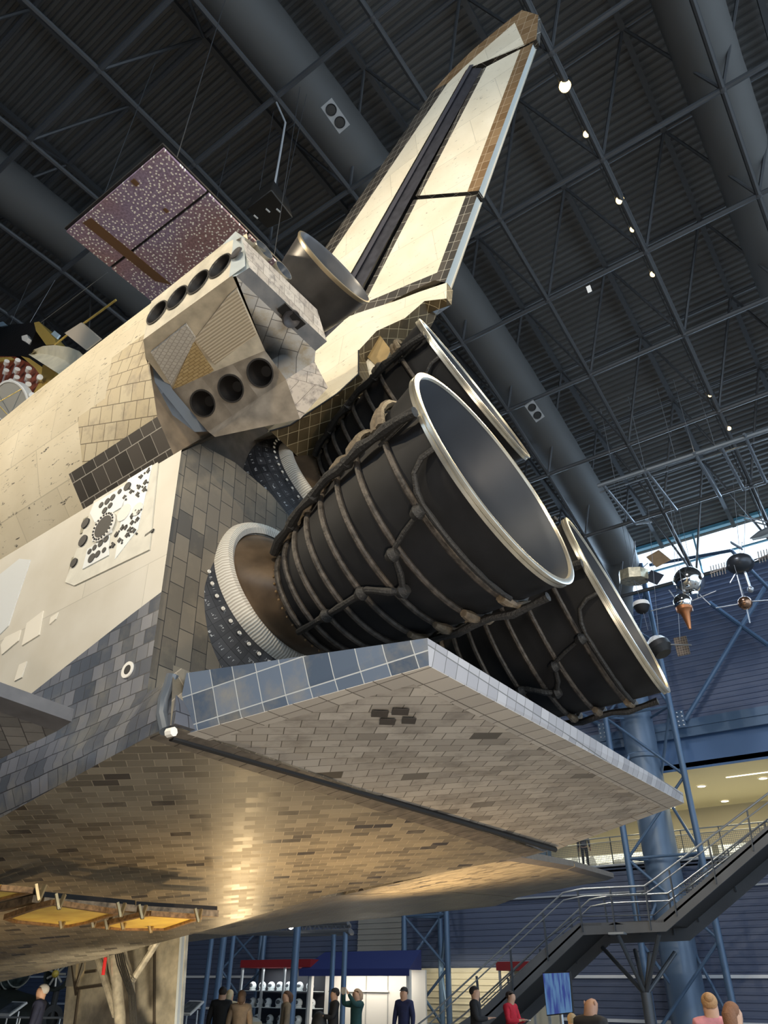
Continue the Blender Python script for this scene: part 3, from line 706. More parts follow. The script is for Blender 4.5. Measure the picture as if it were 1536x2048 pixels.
# sloping aft underside
w3, w2 = O(629, 723, 2, 445), O(572, 759, 2, 430)
blk.face([t2, m3, w2, w3, t3], 5)
cs2, nr2 = holed(blk, m4, m3, l3, l4, 3, 5.9*IN, 6, .1, 1)
if nr2.z > 0: nr2 = -nr2
# inboard underside down to the base
d1, d2, d3 = O(656, 775, 2, 432), O(600, 838, 2, 424), O(430, 874, 2, 420)
blk.face([w2, w3, d1, d2], 1); blk.face([l4, l3, w2, d2, d3], 6)
blk.face([d1, w3, t3, L(1545, -80, 476), L(1535, -80, 455)], 1)
blk.face([d3, d2, d1, L(1530, -85, 452), L(1500, -88, 448), L(1500, -114, 416)], 7)  # painted black for the shadow in the gap under the pod
blkc = blk.build('thruster_block', [mat('cream thruster plate', (.60, .54, .42), .5, var=(5, .2)), M_rcs, mat('tan underside skin', (.48, .41, .30), .6, var=(6, .25)), mat('grey edge tiles', (.22, .20, .18), .5, var=(4, .3)), mat('pale blue grey plate', (.46, .50, .50), .4, var=(6, .12)), M_podgrey, mat('brown grey thruster plate', (.27, .23, .18), .5, var=(6, .3)), M_dark, mat('brown edge strip', (.085, .07, .055), .5, var=(5, .4))], SH, sharp=20)
for c in cs: thruster(c, nr, 5.95*IN, blkc)
for c in cs2: thruster(c, nr2, 5.8*IN, blkc)
# ribbed cover, tan honeycomb wedge and grey quilt on the middle panel
def pan(name, pts, m, t=.012, z=445.2):
    g = MB(); n_ = V((0, 0, -1)); A = [O(x, y, 2, z) for x, y in pts]
    g.hull2([a+n_*t for a in A], [a-n_*.02 for a in A], 0); return g.build(name, [m], blkc)
pan('ribbed_cover', [(456, 592), (474, 576), (522, 690), (508, 705), (442, 743), (390, 677)], M_ribbed)
pan('honeycomb_wedge', [(387, 683), (432, 744), (428, 752), (345, 776)], M_honey, .016)
pan('quilted_panel', [(302, 704), (372, 648), (392, 676), (343, 770)], M_greyp)
# small vernier thrusters
v = MB(); c = O(473, 506, 1, -150.5); v.lathe([(0, .075), (-.01, .07), (-.006, .045), (.0, .02), (.0, 0)], c, (0, 1, 0), 24, 0); v.build('vernier_thruster', [mat('dark vernier', (.05, .045, .045), .4)], blkc)
v = MB(); c = O(582, 637, 2, 448); v.lathe([(0, .10), (-.03, .095), (-.02, .06), (.0, .03), (.0, 0)], c, (-.5, -.1, 1), 24, 0)
v.build('vernier_thruster', [mat('dark vernier', (.05, .045, .045), .4)], blkc)
v = MB(); q = [(556, 618), (571, 607), (612, 648), (587, 665), (556, 632)]
v.hull2([O(x, y, 2, 448) for x, y in q], [O(x, y, 2, 448)+V((0, 0, .02)) for x, y in q], 0); v.build('vernier_mount', [M_dark], blkc)
# two aft-firing thrusters
for (px, py, dd) in ((529, 499, 0), (568, 540, 0)):
    v = MB(); c = O(px, py, 2, 488)
    ax_ = V((1, -.05, .12)).normalized()
    v.lathe([(-.36, .085), (-.2, .10), (0, .128), (0, .118), (-.05, .11), (-.25, .05), (-.25, 0)], c, ax_, 32, mf=lambda i: 0 if i < 1 else (1 if i < 3 else 2))
    v.build('aft_thruster', [mat('grey thruster wall', (.22, .21, .2), .4, .3), M_rim, mat('steel throat', (.12, .14, .17), .35, .4)], blkc)

# ---- orbital manoeuvring engines
def oms(sy):
    pe, ya = radians(15.8), radians(6.5*sy); n_ = V((cos(pe)*cos(ya), cos(pe)*sin(ya), sin(pe))); g = L(1516, 88*sy, 494)
    prof = [(4, 6), (8, 7.5), (14, 11), (22, 14.6), (32, 17.8), (44, 20.7), (55.6, 22.4), (57, 23.2), (57.6, 23.2), (57.8, 22.4), (56.5, 21.7), (44, 19.8), (30, 16.4), (18, 12), (10, 6), (10, 0)]
    m = MB(); m.lathe([(a*IN, b_*IN) for a, b_ in prof], g, n_, 64, mf=lambda i: 0 if i < 6 else (1 if i < 9 else 2))
    return m.build('manoeuvring_engine', [mat('dark grey nozzle skirt', (.075, .07, .066), .35, .3, var=(3, .3)), mat('bronze nozzle lip', (.42, .34, .22), .35, .6), mat('nozzle throat lining', (.10, .10, .105), .35, .1, var=(2, .2))], SH)
oms(-1); oms(1)

# ---- three main engines
def bellR(s): return 22.5+(46.9-22.5)*max(0, (s-60)/94.4)**.72
def engine(g, pe, ya, lift, ds=0):
    pe, ya = radians(pe), radians(ya); n_ = V((cos(pe)*cos(ya), cos(pe)*sin(ya), sin(pe))); G = Li(V(g)); I_ = IN
    u = n_.cross(V((0, 0, 1))).normalized(); w_ = u.cross(n_)
    ro = []
    prof = [(60+94.4*k/14, bellR(60+94.4*k/14)) for k in range(15)]
    inn = [(154.2, 45.4)] + [(60+94.4*k/10, bellR(60+94.4*k/10)-1.6) for k in range(9, -1, -1)] + [(60, 0)]
    m = MB(); m.lathe([(a*I_, b_*I_) for a, b_ in prof], G, n_, 96, mf=lambda i: 0)
    m.lathe([(a*I_, b_*I_) for a, b_ in inn], G, n_, 96, mf=lambda i: 1)
    e = m.build('main_engine', [M_bell, M_bellin], SH)
    r_ = MB(); r_.lathe([(151.8*I_, 46.9*I_), (152*I_, 47.6*I_), (153.2*I_, 47.6*I_), (153.4*I_, 47.2*I_), (153.8*I_, 47.2*I_), (154*I_, 47.8*I_), (154.8*I_, 47.8*I_), (155*I_, 47.2*I_), (155*I_, 45.6*I_), (154*I_, 45.2*I_)], G, n_, 96); r_.build('exit_rim', [M_rim], e)
    def P(s, a, d): return G+n_*(s*I_)+(u*cos(a)+w_*sin(a))*((bellR(s)+d)*I_)
    ss = [64, 71, 79, 88, 98, 109, 121, 136]
    Dg = radians
    def line(pp, r0, nm='drain_line', wob=.15):
        h = MB(); h.path([P(*q) for q in pp], [I_*r0*(1+wob*sin(t*2.7)) for t in range(len(pp))], 8); return h.build(nm, [M_hose], e)
    M_wrap = mat('dusty wrapped joint', (.15, .115, .075), .6, var=(12, .4), bump=(30, .5))
    for k, s0 in enumerate(ss):
        b_ = MB(); b_.ring(G+n_*(s0*I_), n_, (bellR(s0)+.6)*I_, 1.15*I_, 72, 8)
        b_.build('hat_band', [M_band], e)
        # lumpy insulated feed lines lying on the band from the main drain line up over the top
        am = lerp(34, -1, (s0-62)/91)+4
        c_ = MB()
        for off in (-1.5, 1.3): c_.path([P(s0+off, Dg(lerp(am, 115, t/12)), 2.6) for t in range(13)], [I_*(1.75+.3*sin(t*1.9+k)) for t in range(13)], 8)
        c_.build('wrapped_joint', [M_wrap], e)
        if s0 > 95:
            c_ = MB(); c_.path([P(s0+1, Dg(lerp(-92, -128, t/8)), 2.4) for t in range(9)], [I_*(1.6+.5*sin(t*1.3+k)) for t in range(9)], 8); c_.build('wrapped_joint', [M_wrap], e)
    # drain lines
    line([(lerp(62, 153, t/14), Dg(lerp(35, -3, t/14)+.6*sin(t*1.3)), 4.2+.5*sin(t*2.1)) for t in range(15)], 1.9, wob=.22)
    line([(lerp(62, 150, t/14), Dg(lerp(95, 62, t/14)), 4.6+.5*sin(t*1.7)) for t in range(15)], 1.5)
    line([(152, Dg(-20), .6), (147, Dg(-20), 1.6), (142, Dg(-23), 2.2), (139.5, Dg(-30), 2.4)] + [(138.8, Dg(-30-6*t), 2.4) for t in range(1, 12)], 1.0)
    line([(lerp(63, 102, t/8), Dg(-52), 3.2) for t in range(9)] + [(105, Dg(-54), 4.2), (109, Dg(-58), 4.4), (113, Dg(-62), 3.2)], 1.3)
    line([(113, Dg(-62), 3), (117, Dg(-54), 3.6), (119, Dg(-46), 3)], 1.1)
    line([(119, Dg(-44), 2.5), (127, Dg(-40), 2.2), (136, Dg(-37), 2)], .9)
    line([(lerp(62, 148, t/12), Dg(-108+2*sin(t)), 3.8+.7*sin(t*2)) for t in range(13)], 1.6)
    line([(134, Dg(3), 1.2), (143, Dg(2), 1.2), (150, Dg(1), 1.2)], .8)
    for (s0, a) in ((80, -52), (99, -52), (113, -62), (119, -45), (136, -37), (118, 12), (96, 21), (78, 29)):
        h = MB(); h.path([P(s0-2.2, Dg(a), 3.2), P(s0, Dg(a), 3.4), P(s0+2.2, Dg(a), 3.2)], [1.6*I_, 2.7*I_, 1.7*I_], 10); h.build('line_fitting', [M_hose], e)
    # eyeball shield: black tiled ring, pleated white ring, stained dome
    c = G + w_*(lift*I_) + n_*(ds*I_)
    d = MB(); d.lathe([(18*I_, 57*I_), (28*I_, 55.5*I_), (35*I_, 49*I_), (39.5*I_, 43*I_), (42*I_, 37.5*I_)], c, n_, 96); d.build('tiled_ring', [M_ring], e)
    h = MB()
    for k in range(44):
        a = 2*pi*k/44; q = c+n_*(41.3*I_)+(u*cos(a)+w_*sin(a))*(40.5*I_)
        h = MB(); h.lathe([(0, .022), (.014, .02), (.014, .012), (.002, .01)], q, n_, 10); h.build('rivet', [M_white], e)
    d = MB(); d.lathe([(42*I_, 37.5*I_), (46*I_, 36.8*I_), (48*I_, 35*I_), (48*I_, 32.5*I_), (46.5*I_, 30.5*I_)], c, n_, 96); d.build('pleated_ring', [M_pleat], e)
    d = MB(); rows = []
    for t_, (h_, r_) in enumerate([(44, 32), (48, 30.5), (52, 28.5), (56, 26.5), (60, 24.5), (62, 23.5)]):
        cc = G + w_*(lift*I_*(1-t_/5)) + n_*((h_+ds*(1-t_/5))*I_); rows.append([cc+(u*cos(2*pi*k/64)+w_*sin(2*pi*k/64))*(r_*I_) for k in range(64)])
    d.grid(rows, closed=True); d.build('engine_shield', [M_shield], e)
    h = MB()
    for k in range(40):
        a = 2*pi*k/40; q = G+n_*(61*I_)+(u*cos(a)+w_*sin(a))*(24.5*I_); h = MB(); h.ball(q, .014, 8); h.build('bolt', [mat('bronze bolt', (.35, .24, .13), .4, .6)], e)
    return e
engine((1468, -53, 342.6), 11.57, -3.58, 18)
engine((1445, 0, 443), 17.34, 0, 14, 6)
engine((1468, 53, 342.6), 11.57, 3.58, 18)

# ---- umbilical wells with open doors under the belly
def well(y0, y1, x0, x1):
    z0 = 271
    m = MB(); m.hull2([L(x0, y0, z0), L(x1, y0, z0+4), L(x1, y1, z0+4), L(x0, y1, z0)], [L(x0, y0, z0+6), L(x1, y0, z0+9), L(x1, y1, z0+9), L(x0, y1, z0+6)], 0)
    m.build('well_dark_slab', [M_dark], SH)
def dslab(pts, z, t, nm='umbilical_door'):
    A = [O(x, y, 2, z) for x, y in pts]; m = MB(); m.hull2(A, [a+V((0, 0, t)) for a in A], 0)
    d = m.build(nm, [M_gold], SH)
    k = len(A); c = sum(A, V((0, 0, 0)))/k
    f = MB()
    for i in range(k): f.bar(A[i], A[(i+1) % k], .05, .05)
    f.build('door_frame', [mat('brown door frame', (.30, .17, .07), .4, .3, var=(20, .5))], d)
    return d, A
dk = MB()
for q in ([(83, 1793), (269, 1810), (270, 1819), (84, 1803)], [(272, 1812), (434, 1821), (434, 1827), (274, 1819)], [(-60, 1815), (72, 1785), (72, 1795), (-60, 1826)]):
    A = [O(x, y, 2, 267) for x, y in q]; dk.hull2(A, [a+V((0, 0, .05)) for a in A], 0)
dk.build('well_dark_slab', [M_dark], SH)  # flat black slabs standing in for the shade inside the wells
ral = MB()
for q in ([(84, 1803), (270, 1818)], [(276, 1819), (434, 1828)], [(-60, 1830), (72, 1798)]):
    A = [O(x, y, 2, 263) for x, y in q]; ral.bar(A[0], A[1], .08, .07)
ral.build('door_rail', [mat('bronze rail', (.28, .20, .12), .35, .6, var=(15, .5))], SH)
dslab([(12, 1834), (72, 1813), (106, 1805), (234, 1824), (175, 1843), (134, 1851), (31, 1841)], 260, .03)
dslab([(195, 1851), (275, 1831), (300, 1827), (400, 1834), (331, 1857), (240, 1857)], 260, .03)
dslab([(-60, 1790), (0, 1776), (62, 1781), (0, 1797), (-60, 1812)], 262, .03)
for (x, y) in ((117, 1808), (185, 1846), (213, 1850), (245, 1850), (240, 1824), (283, 1828), (122, 1848), (300, 1857), (77, 1790), (395, 1835)):
    b_ = MB(); p = O(x, y, 2, 259); b_.bar(p+V((0, -.05, .09)), p+V((.02, .0, -.05)), .035, .025); b_.bar(p+V((0, .05, .09)), p+V((.02, 0, -.05)), .035, .025)
    b_.build('door_bracket', [mat('brass bracket', (.45, .36, .2), .35, .6)], SH)

# ---- main landing gear, far side
g = MB()
def GP(px, py, y=140): return O(px, py, 1, y)
g.path([GP(225, 1862), GP(240, 2035), GP(242, 2160)], [.10, .10, .09], 12)
gear = g.build('landing_gear', [mat('pale gear strut', (.42, .38, .30), .35, .4, var=(8, .3))], SH)
for (a, b_, r) in (((205, 1850), (240, 2010), .06), ((325, 1868), (264, 1962), .06), ((240, 1870), (263, 1960), .05), ((263, 1950), (268, 2060), .05), ((180, 1865), (232, 2030), .07), ((318, 1868), (300, 1900), .05)):
    m = MB(); m.tube(GP(*a), GP(*b_), r, 10); m.build('gear_brace', [mat('pale gear strut', (.42, .38, .30), .35, .4, var=(8, .3))], gear)
for k in range(5):
    m = MB(); m.path([GP(222+k*4, 1868, 134), GP(235+k*4, 1930, 134), GP(258+k*3, 1990, 134), GP(262+k*3, 2060, 134)], .012, 6); m.build('hydraulic_line', [M_hose], gear)
m = MB(); m.bar(GP(211, 1915, 132), GP(206, 1950, 132), .06, .02); m.build('warning_ribbon', [mat('red ribbon', (.55, .02, .02), .6)], gear)
for s in (-1, 1):
    m = MB(); m.lathe([(-.2, .30), (-.19, .50), (-.1, .56), (.1, .56), (.19, .50), (.2, .30), (.1, .2), (-.1, .2), (-.2, .3)], GP(240, 2150)+V((0, .36*s, 0)), (0, 1, 0), 32); m.build('gear_wheel', [mat('black tyre', (.02, .02, .02), .7)], gear)
# big door hanging open beside it
dr = MB(); Y = 172
def DP(px, py, y=172): return O(px, py, 1, y)
dr.hull2([DP(140, 1898), DP(372, 1868), DP(355, 2130), DP(118, 2130)], [DP(140, 1898)+V((0, .07, 0)), DP(372, 1868)+V((0, .07, 0)), DP(355, 2130)+V((0, .07, 0)), DP(118, 2130)+V((0, .07, 0))], 0)
gd = dr.build('gear_door', [M_alu], SH)
for a, b_ in (((140, 1898), (152, 1990)), ((152, 1978), (225, 1968)), ((172, 1905), (150, 1978)), ((158, 1978), (140, 2120)), ((309, 1880), (308, 2120)), ((215, 1900), (218, 1968)), ((170, 1945), (192, 1942))):
    m = MB(); m.bar(DP(*a, 171), DP(*b_, 171), .035, .04); m.build('door_seam', [mat('dark seam', (.05, .04, .03), .5)], gd)
m = MB()
m.hull2([DP(142, 1902, 170.5), DP(155, 1900, 170.5), DP(148, 1973, 170.5), DP(130, 1973, 170.5)], [DP(142, 1902), DP(155, 1900), DP(148, 1973), DP(130, 1973)], 0)
m.hull2([DP(160, 1910, 170.5), DP(170, 1908, 170.5), DP(168, 1940, 170.5), DP(154, 1965, 170.5)], [DP(160, 1910), DP(170, 1908), DP(168, 1940), DP(154, 1965)], 0)
m.hull2([DP(173, 1903, 170.5), DP(195, 1900, 170.5), DP(192, 1938, 170.5), DP(170, 1940, 170.5)], [DP(173, 1903), DP(195, 1900), DP(192, 1938), DP(170, 1940)], 0)
m.build('door_liner', [mat('satin door liner', (.70, .66, .56), .3, .7)], gd)
m = MB(); m.bar(DP(366, 1872, 171), DP(352, 2100, 171), .10, .06); m.build('door_edge', [mat('grey door edge', (.38, .42, .45), .4)], gd)

# ================================================================== THE HALL
def zbot(y): return 23.25-.0100*(y-6.7)**2
def ztop(y): return 26.0-.0068*(y-6.7)**2
XL, XR, YN, YF = -66.0, 14.0, -20.6, 34.0
BX = [-16.115+3.5*i for i in range(-14, 9)]          # truss planes
ROW = [6.74+3.47*j for j in range(-7, 8)]            # bottom nodes
TROW = [5.0+3.55*j for j in range(-6, 8)]            # top nodes
M_deck = mat('dark corrugated deck', (.10, .098, .095), .55, .1)
M_steel = mat('dark painted steel', (.062, .064, .068), .5, .2)
M_steel2 = mat('dark painted steel purlin', (.075, .077, .082), .5, .2)
M_bsteel = mat('blue painted steel', (.085, .145, .24), .42, .2)
M_duct = mat('grey duct cloth', (.10, .10, .098), .65)
M_wallb = mat('slate blue siding', (.10, .125, .20), .5, .1)
M_wallm = mat('smooth blue fascia', (.075, .15, .30), .5)
M_white2 = mat('white strip', (.7, .72, .75), .5)

# ceiling: corrugated sheet, ribs running the length of the hall
cm = MB(); pts = []
y = YN
k = 0
while y < YF+.3:
    for dy, dz in ((0, 0), (.09, 0), (.12, .075), (.21, .075)):
        pts.append((y+dy, ztop(y+dy)+.32+dz))
    y += .26
cm.grid([[V((x, a, b_)) for a, b_ in pts] for x in (XL, -40, -20, 0, XR)], smooth=False)
tag(cm.build('ceiling', [M_deck], sharp=20), kind='structure')
# floor
fm = MB(); fm.face([(XL, YN, 0), (XR+20, YN, 0), (XR+20, YF, 0), (XL, YF, 0)])
tag(fm.build('floor', [mat('polished grey concrete', (.32, .31, .29), .35, var=(.4, .1))]), kind='structure')
TR = [0]
def trim(mb, mats, **k):
    TR[0] += 1; return tag(mb.build('trim_%d' % TR[0], mats, **k), kind='structure')
# arches: bottom chord + webs in one plane of the space frame, top chord in the half planes
for i, x in enumerate(BX):
    m = MB()
    m.path([(x, yy, zbot(yy)) for yy in ROW], .085, 8)
    for yt in TROW:
        j = min(range(len(ROW)), key=lambda q: abs(ROW[q]-(yt+1.75)) if yt > 6.7 else abs(ROW[q]-(yt-1.75)))
        for sx in (-1.75, 1.75):
            m.tube((x+sx, yt, ztop(yt)), (x, ROW[j], zbot(ROW[j])), .05, 6)
    trim(m, [M_steel])
    m = MB(); xx = x+1.75
    tp = [(xx, yy, ztop(yy)) for yy in [YN]+TROW+[YF]]
    for a, b_ in zip(tp, tp[1:]): m.bar(a, b_, .17, .20)
    trim(m, [M_steel])
for yy in ROW:
    m = MB(); m.tube((XL, yy, zbot(yy)), (XR, yy, zbot(yy)), .085, 8)
    for x in BX:
        if -30 < x: m.ball((x, yy, zbot(yy)), .12, 8)
    trim(m, [M_steel2])
for yy in TROW:
    m = MB(); m.tube((XL, yy, ztop(yy)), (XR, yy, ztop(yy)), .07, 8); trim(m, [M_steel2])

# far wall with walkway opening and window band
def corr(mb, x0, x1, z0, z1, y, m=0, p=.24, sgn=-1):
    z = z0; rows = []
    while z < z1-.02:
        for dz, dd in ((0, 0), (.15, 0), (.175, .035), (.215, .035)):
            if z+dz <= z1: rows.append((z+dz, y+sgn*dd))
        z += p
    rows.append((z1, y))
    mb.grid([[V((x0, b_, a)), V((x1, b_, a))] for a, b_ in rows], m, smooth=False)
OX0, OX1 = -19.0, 8.0
w = MB()
corr(w, XL, XR, 0, 5.45, YF); corr(w, XL, XR, 5.45, 6.45, YF)
corr(w, XL, OX0, 6.45, 10.0, YF); corr(w, OX1, XR, 6.45, 10.0, YF)
w.face([(XL, YF, 10.0), (XR, YF, 10.0), (XR, YF, 11.7), (XL, YF, 11.7)], 1)
corr(w, XL, XR, 11.9, 18.72, YF)
for x in (OX0, OX1): w.face([(x, YF, 6.45), (x, YF+10, 6.45), (x, YF+10, 10), (x, YF, 10)], 1)
w.box(((XL+XR)/2, YF+.2, 11.8), (XR-XL, .3, .2), m=1)
tag(w.build('wall_starboard', [M_wallb, M_wallm], sharp=20), kind='structure')
w = MB(); corr(w, XL, XR, 0, 18.0, YN, sgn=1); w.face([(XL, YN, 20.5), (XR, YN, 20.5), (XR, YN, 22.5), (XL, YN, 22.5)]); tag(w.build('wall_port', [M_wallb], sharp=20), kind='structure')
w = MB(); w.face([(XL, YN, 0), (XL, YF, 0), (XL, YF, 26), (XL, YN, 26)]); tag(w.build('wall_nose_end', [M_wallm]), kind='structure')
m = MB(); m.box(((XL+XR)/2, YF-.25, 11.85), (XR-XL, .35, .35)); m.box(((XL+XR)/2, YF-.3, 11.55), (XR-XL, .12, .5)); trim(m, [M_bsteel])
for z in (2.42, .95):
    m = MB(); m.box(((XL+XR)/2, YF-.08, z), (XR-XL, .10, .11)); trim(m, [M_white2])
m = MB(); m.box(((XL+XR)/2, YF-.1, 6.48), (XR-XL, .3, .08)); m.box(((XL+XR)/2, YF-.1, 5.42), (XR-XL, .25, .06)); trim(m, [mat('pale ledge', (.35, .38, .42), .5)])
# diagonal wall braces with bolted plates
def P34(px, py, y=33.4): return at(px, py, 1, y)
for a, b_ in (((1370, 1440), (1536, 1165)), ((1215, 1458), (1165, 1430)), ((1536, 1290), (1418, 1205))):
    m = MB(); m.tube(P34(*a), P34(*b_), .10, 8); trim(m, [M_bsteel])
for px, py in ((1361, 1438), (1205, 1462)):
    m = MB(); c = P34(px, py, 32.9); m.box(c, (.35, .04, .75))
    for kx in (-.1, .1):
        for kz in (-.28, -.1, .1, .28): m.ball(c+V((kx, -.04, kz)), .04, 6, 1)
    trim(m, [M_bsteel, M_white2])
# clerestory
def glass(nt, b):
    N = nt.nodes.new; tr = N('ShaderNodeBsdfTransparent'); gl = N('ShaderNodeBsdfGlossy'); gl.inputs['Roughness'].default_value = .05
    mx = N('ShaderNodeMixShader'); mx.inputs[0].default_value = .06; nt.links.new(tr.outputs[0], mx.inputs[1]); nt.links.new(gl.outputs[0], mx.inputs[2])
    nt.links.new(mx.outputs[0], nt.nodes['Material Output'].inputs[0])
M_glass = mat('clear glass', build=glass)
nwin = 0
x = -5.8-3.5*17
while x < XR:
    nwin += 1
    m = MB(); fr = .07
    m.box((x, YF, 19.95), (fr, .12, 2.5)); m.box((x+1.75, YF, 19.72), (3.5, .10, .07)); m.box((x+1.75, YF, 18.76), (3.5, .2, .10)); m.box((x+1.75, YF, 21.2), (3.5, .25, .16))
    m.face([(x, YF+.03, 18.8), (x+3.5, YF+.03, 18.8), (x+3.5, YF+.03, 21.15), (x, YF+.03, 21.15)], 1)
    tag(m.build('window_%d' % nwin, [mat('window frame blue', (.10, .30, .42), .4), M_glass]), kind='structure'); x += 3.5

# walkway behind the opening
m = MB(); m.box(((OX0+OX1)/2, YF+5, 6.36), (OX1-OX0, 10, .2)); trim(m, [mat('walkway slab', (.3, .3, .32), .6)])
m = MB(); m.box(((OX0+OX1)/2, YF+5, 10.2), (OX1-OX0, 10, .2)); trim(m, [mat('cream soffit', (.62, .56, .36), .6)])
m = MB(); m.face([(OX0, YF+9.8, 6.4), (OX1, YF+9.8, 6.4), (OX1, YF+9.8, 10.1), (OX0, YF+9.8, 10.1)]); trim(m, [mat('cream back wall', (.60, .55, .40), .7)])
m = MB(); m.box(((OX0+OX1)/2, YF+8.6, 9.2), (OX1-OX0, .3, 1.8)); trim(m, [mat('beige bulkhead', (.42, .37, .26), .7)])
def mottled(nt, b):
    N = nt.nodes.new; tc = N('ShaderNodeTexCoord'); v = N('ShaderNodeTexVoronoi'); v.inputs['Scale'].default_value = 2.4; nt.links.new(tc.outputs['Object'], v.inputs['Vector'])
    r = N('ShaderNodeValToRGB'); e = r.color_ramp.elements; e[0].color = (.10, .10, .09, 1); e[1].color = (.85, .85, .72, 1); e[0].position = .05; e[1].position = .45
    nt.links.new(v.outputs['Color'], r.inputs[0]); nt.links.new(r.outputs[0], b.inputs['Base Color']); nt.links.new(r.outputs[0], b.inputs['Emission Color']); b.inputs['Emission Strength'].default_value = 1.1
for k in range(6):
    x0 = OX0+.6+k*4.4
    m = MB(); m.box((x0+2, YF+7.5, 7.25), (4.0, .3, 1.7)); e = m.build('lit_showcase', [mat('lit display panels', build=mottled, rough=.5)])
    tag(e, 'backlit mottled display case on the upper walkway, %s' % ['leftmost, behind the body flap', 'second from the left', 'third from the left, behind the round duct', 'third from the right', 'second from the right, above the stair rails', 'rightmost'][k], 'display case', 'lit display cases on the upper walkway')
for (x, y) in [(-8.89, 37.66), (-8.81, 41.4), (-6.16, 37.63), (-11.6, 37.7), (-11.5, 41.4), (-6.1, 41.4), (-14.3, 37.7), (-3.4, 37.6)]:
    t = MB(); t.lathe([(0, .24), (-.02, .22), (-.02, .18)], (x, y, 10.09), (0, 0, 1), 20, 0); t.lathe([(-.012, .18), (-.012, 0)], (x, y, 10.09), (0, 0, 1), 20, 1)
    o = tag(t.build('downlight', [M_white, mat('glowing lens', (1, .95, .8), emit=(1, .93, .75), es=6)]), 'round downlight in the cream walkway ceiling, %s row, %s' % ('front' if y < 39 else 'back', {-14.3: 'at the left end', -11.6: 'second from the left', -11.5: 'left of the lattice column', -8.89: 'just right of the lattice column', -8.81: 'second from the left', -6.16: 'third from the column', -6.1: 'third from the left', -3.4: 'at the right end'}[x]), 'ceiling light', 'round downlights over the walkway')
for x in (-16, -11.5, -7, -2.5, 2):
    light('walkway_lamp', 'AREA', (x, YF+3.5, 10.0), (x, YF+3.5, 0), 150, (1.0, .88, .55), 2.5)
m = MB(); m.box((-6.2, YF+2.6, 10.09), (2.6, .06, .04)); tag(m.build('linear_light', [mat('lit slot', (1, .95, .8), emit=(1, .93, .75), es=2.5)]), 'thin straight light slot in the cream ceiling of the walkway', 'ceiling light')

# mesh railing of the walkway
M_rail = mat('brushed rail steel', (.42, .45, .48), .3, .7)
M_post = mat('dark rail post', (.07, .08, .095), .45, .3)
def wire(nt, b):
    N = nt.nodes.new; uv = N('ShaderNodeUVMap'); br = N('ShaderNodeTexBrick'); br.offset = 0
    for k, v in (('Scale', 1), ('Mortar Size', .008), ('Mortar Smooth', 0), ('Brick Width', .075), ('Row Height', .075)): br.inputs[k].default_value = v
    nt.links.new(uv.outputs[0], br.inputs['Vector']); tr = N('ShaderNodeBsdfTransparent'); mx = N('ShaderNodeMixShader')
    nt.links.new(br.outputs['Fac'], mx.inputs[0]); nt.links.new(tr.outputs[0], mx.inputs[1]); nt.links.new(b.outputs[0], mx.inputs[2]); nt.links.new(mx.outputs[0], nt.nodes['Material Output'].inputs[0])
M_wire = mat('woven wire mesh', (.14, .15, .16), .4, .5, build=wire)
def railing(pts, h, name, label, cat, posts, lean=0, mesh=True):
    t = thing(name, label, cat, pts[0]); lo = local(t)
    hv = V((0, 0, h)); side = V((0, lean, 0))
    m = MB(); m.path([lo(V(p)+hv+side) for p in pts], .028, 8); m.build('top_rail', [M_rail], t)
    m = MB(); m.path([lo(V(p)+hv*.82+side*.8+V((0, -.08, 0))) for p in pts], .02, 8); m.build('hand_rail', [M_rail], t)
    m = MB(); m.path([lo(V(p)+V((0, 0, .10))) for p in pts], .016, 6); m.build('bottom_rail', [M_post], t)
    for p in posts:
        m = MB(); m.bar(lo(V(p)+V((0, 0, -.3))), lo(V(p)+hv+side), .07, .03, up=(1, 0, 0)); m.build('post', [M_post], t)
    if mesh:
        m = MB()
        for a, b_ in zip(pts, pts[1:]):
            a, b_ = V(a), V(b_); l_ = (b_-a).length
            m.face([lo(a+V((0, 0, .12))), lo(b_+V((0, 0, .12))), lo(b_+hv*.8+side*.8), lo(a+hv*.8+side*.8)], uv=[(a.x, a.z), (b_.x, b_.z), (b_.x, b_.z+h*.7), (a.x, a.z+h*.7)])
        m.build('wire_infill', [M_wire], t)
    return t
railing([(OX0, YF+.1, 6.5), (OX1, YF+.1, 6.5)], 1.15, 'walkway_railing', 'steel railing with wire mesh along the edge of the upper walkway', 'railing', [(OX0+.4+1.55*k, YF+.1, 6.5) for k in range(18)])

# ---- lattice columns against the wall
def lattice(xs, y, z1, name, label, dy=1.3, z0=0, r=.13, bay=2.6):
    t = thing(name, label, 'steel column', ((xs[0]+xs[1])/2, y, z0)); lo = local(t)
    C_ = [V((xs[0], y-dy/2, 0)), V((xs[1], y-dy/2, 0)), V(((xs[0]+xs[1])/2, y+dy/2, 0))]
    for c in C_:
        m = MB(); m.tube(lo((c.x, c.y, z0)), lo((c.x, c.y, z1)), r, 12); m.build('upright', [M_bsteel], t)
    z = z0+.6; k = 0
    while z+bay < z1:
        for a, b_ in ((0, 1), (1, 2), (2, 0)):
            p, q = (C_[a], C_[b_]) if k % 2 == 0 else (C_[b_], C_[a])
            m = MB(); m.tube(lo((p.x, p.y, z)), lo((q.x, q.y, z+bay)), .06, 8)
            if k % 2 == 0: m.tube(lo((p.x, p.y, z)), lo((q.x, q.y, z)), .055, 8)
            m.build('lacing', [M_bsteel], t)
        z += bay; k += 1
    return t
lattice((-11.0, -8.1), 32.6, 19.2, 'lattice_column', 'blue lattice column beside the fat round duct riser at right', bay=2.9)
lattice((-22.3, -19.95), 33.0, 17.5, 'lattice_column', 'blue lattice column between the blue awning and the stairs', bay=2.1)
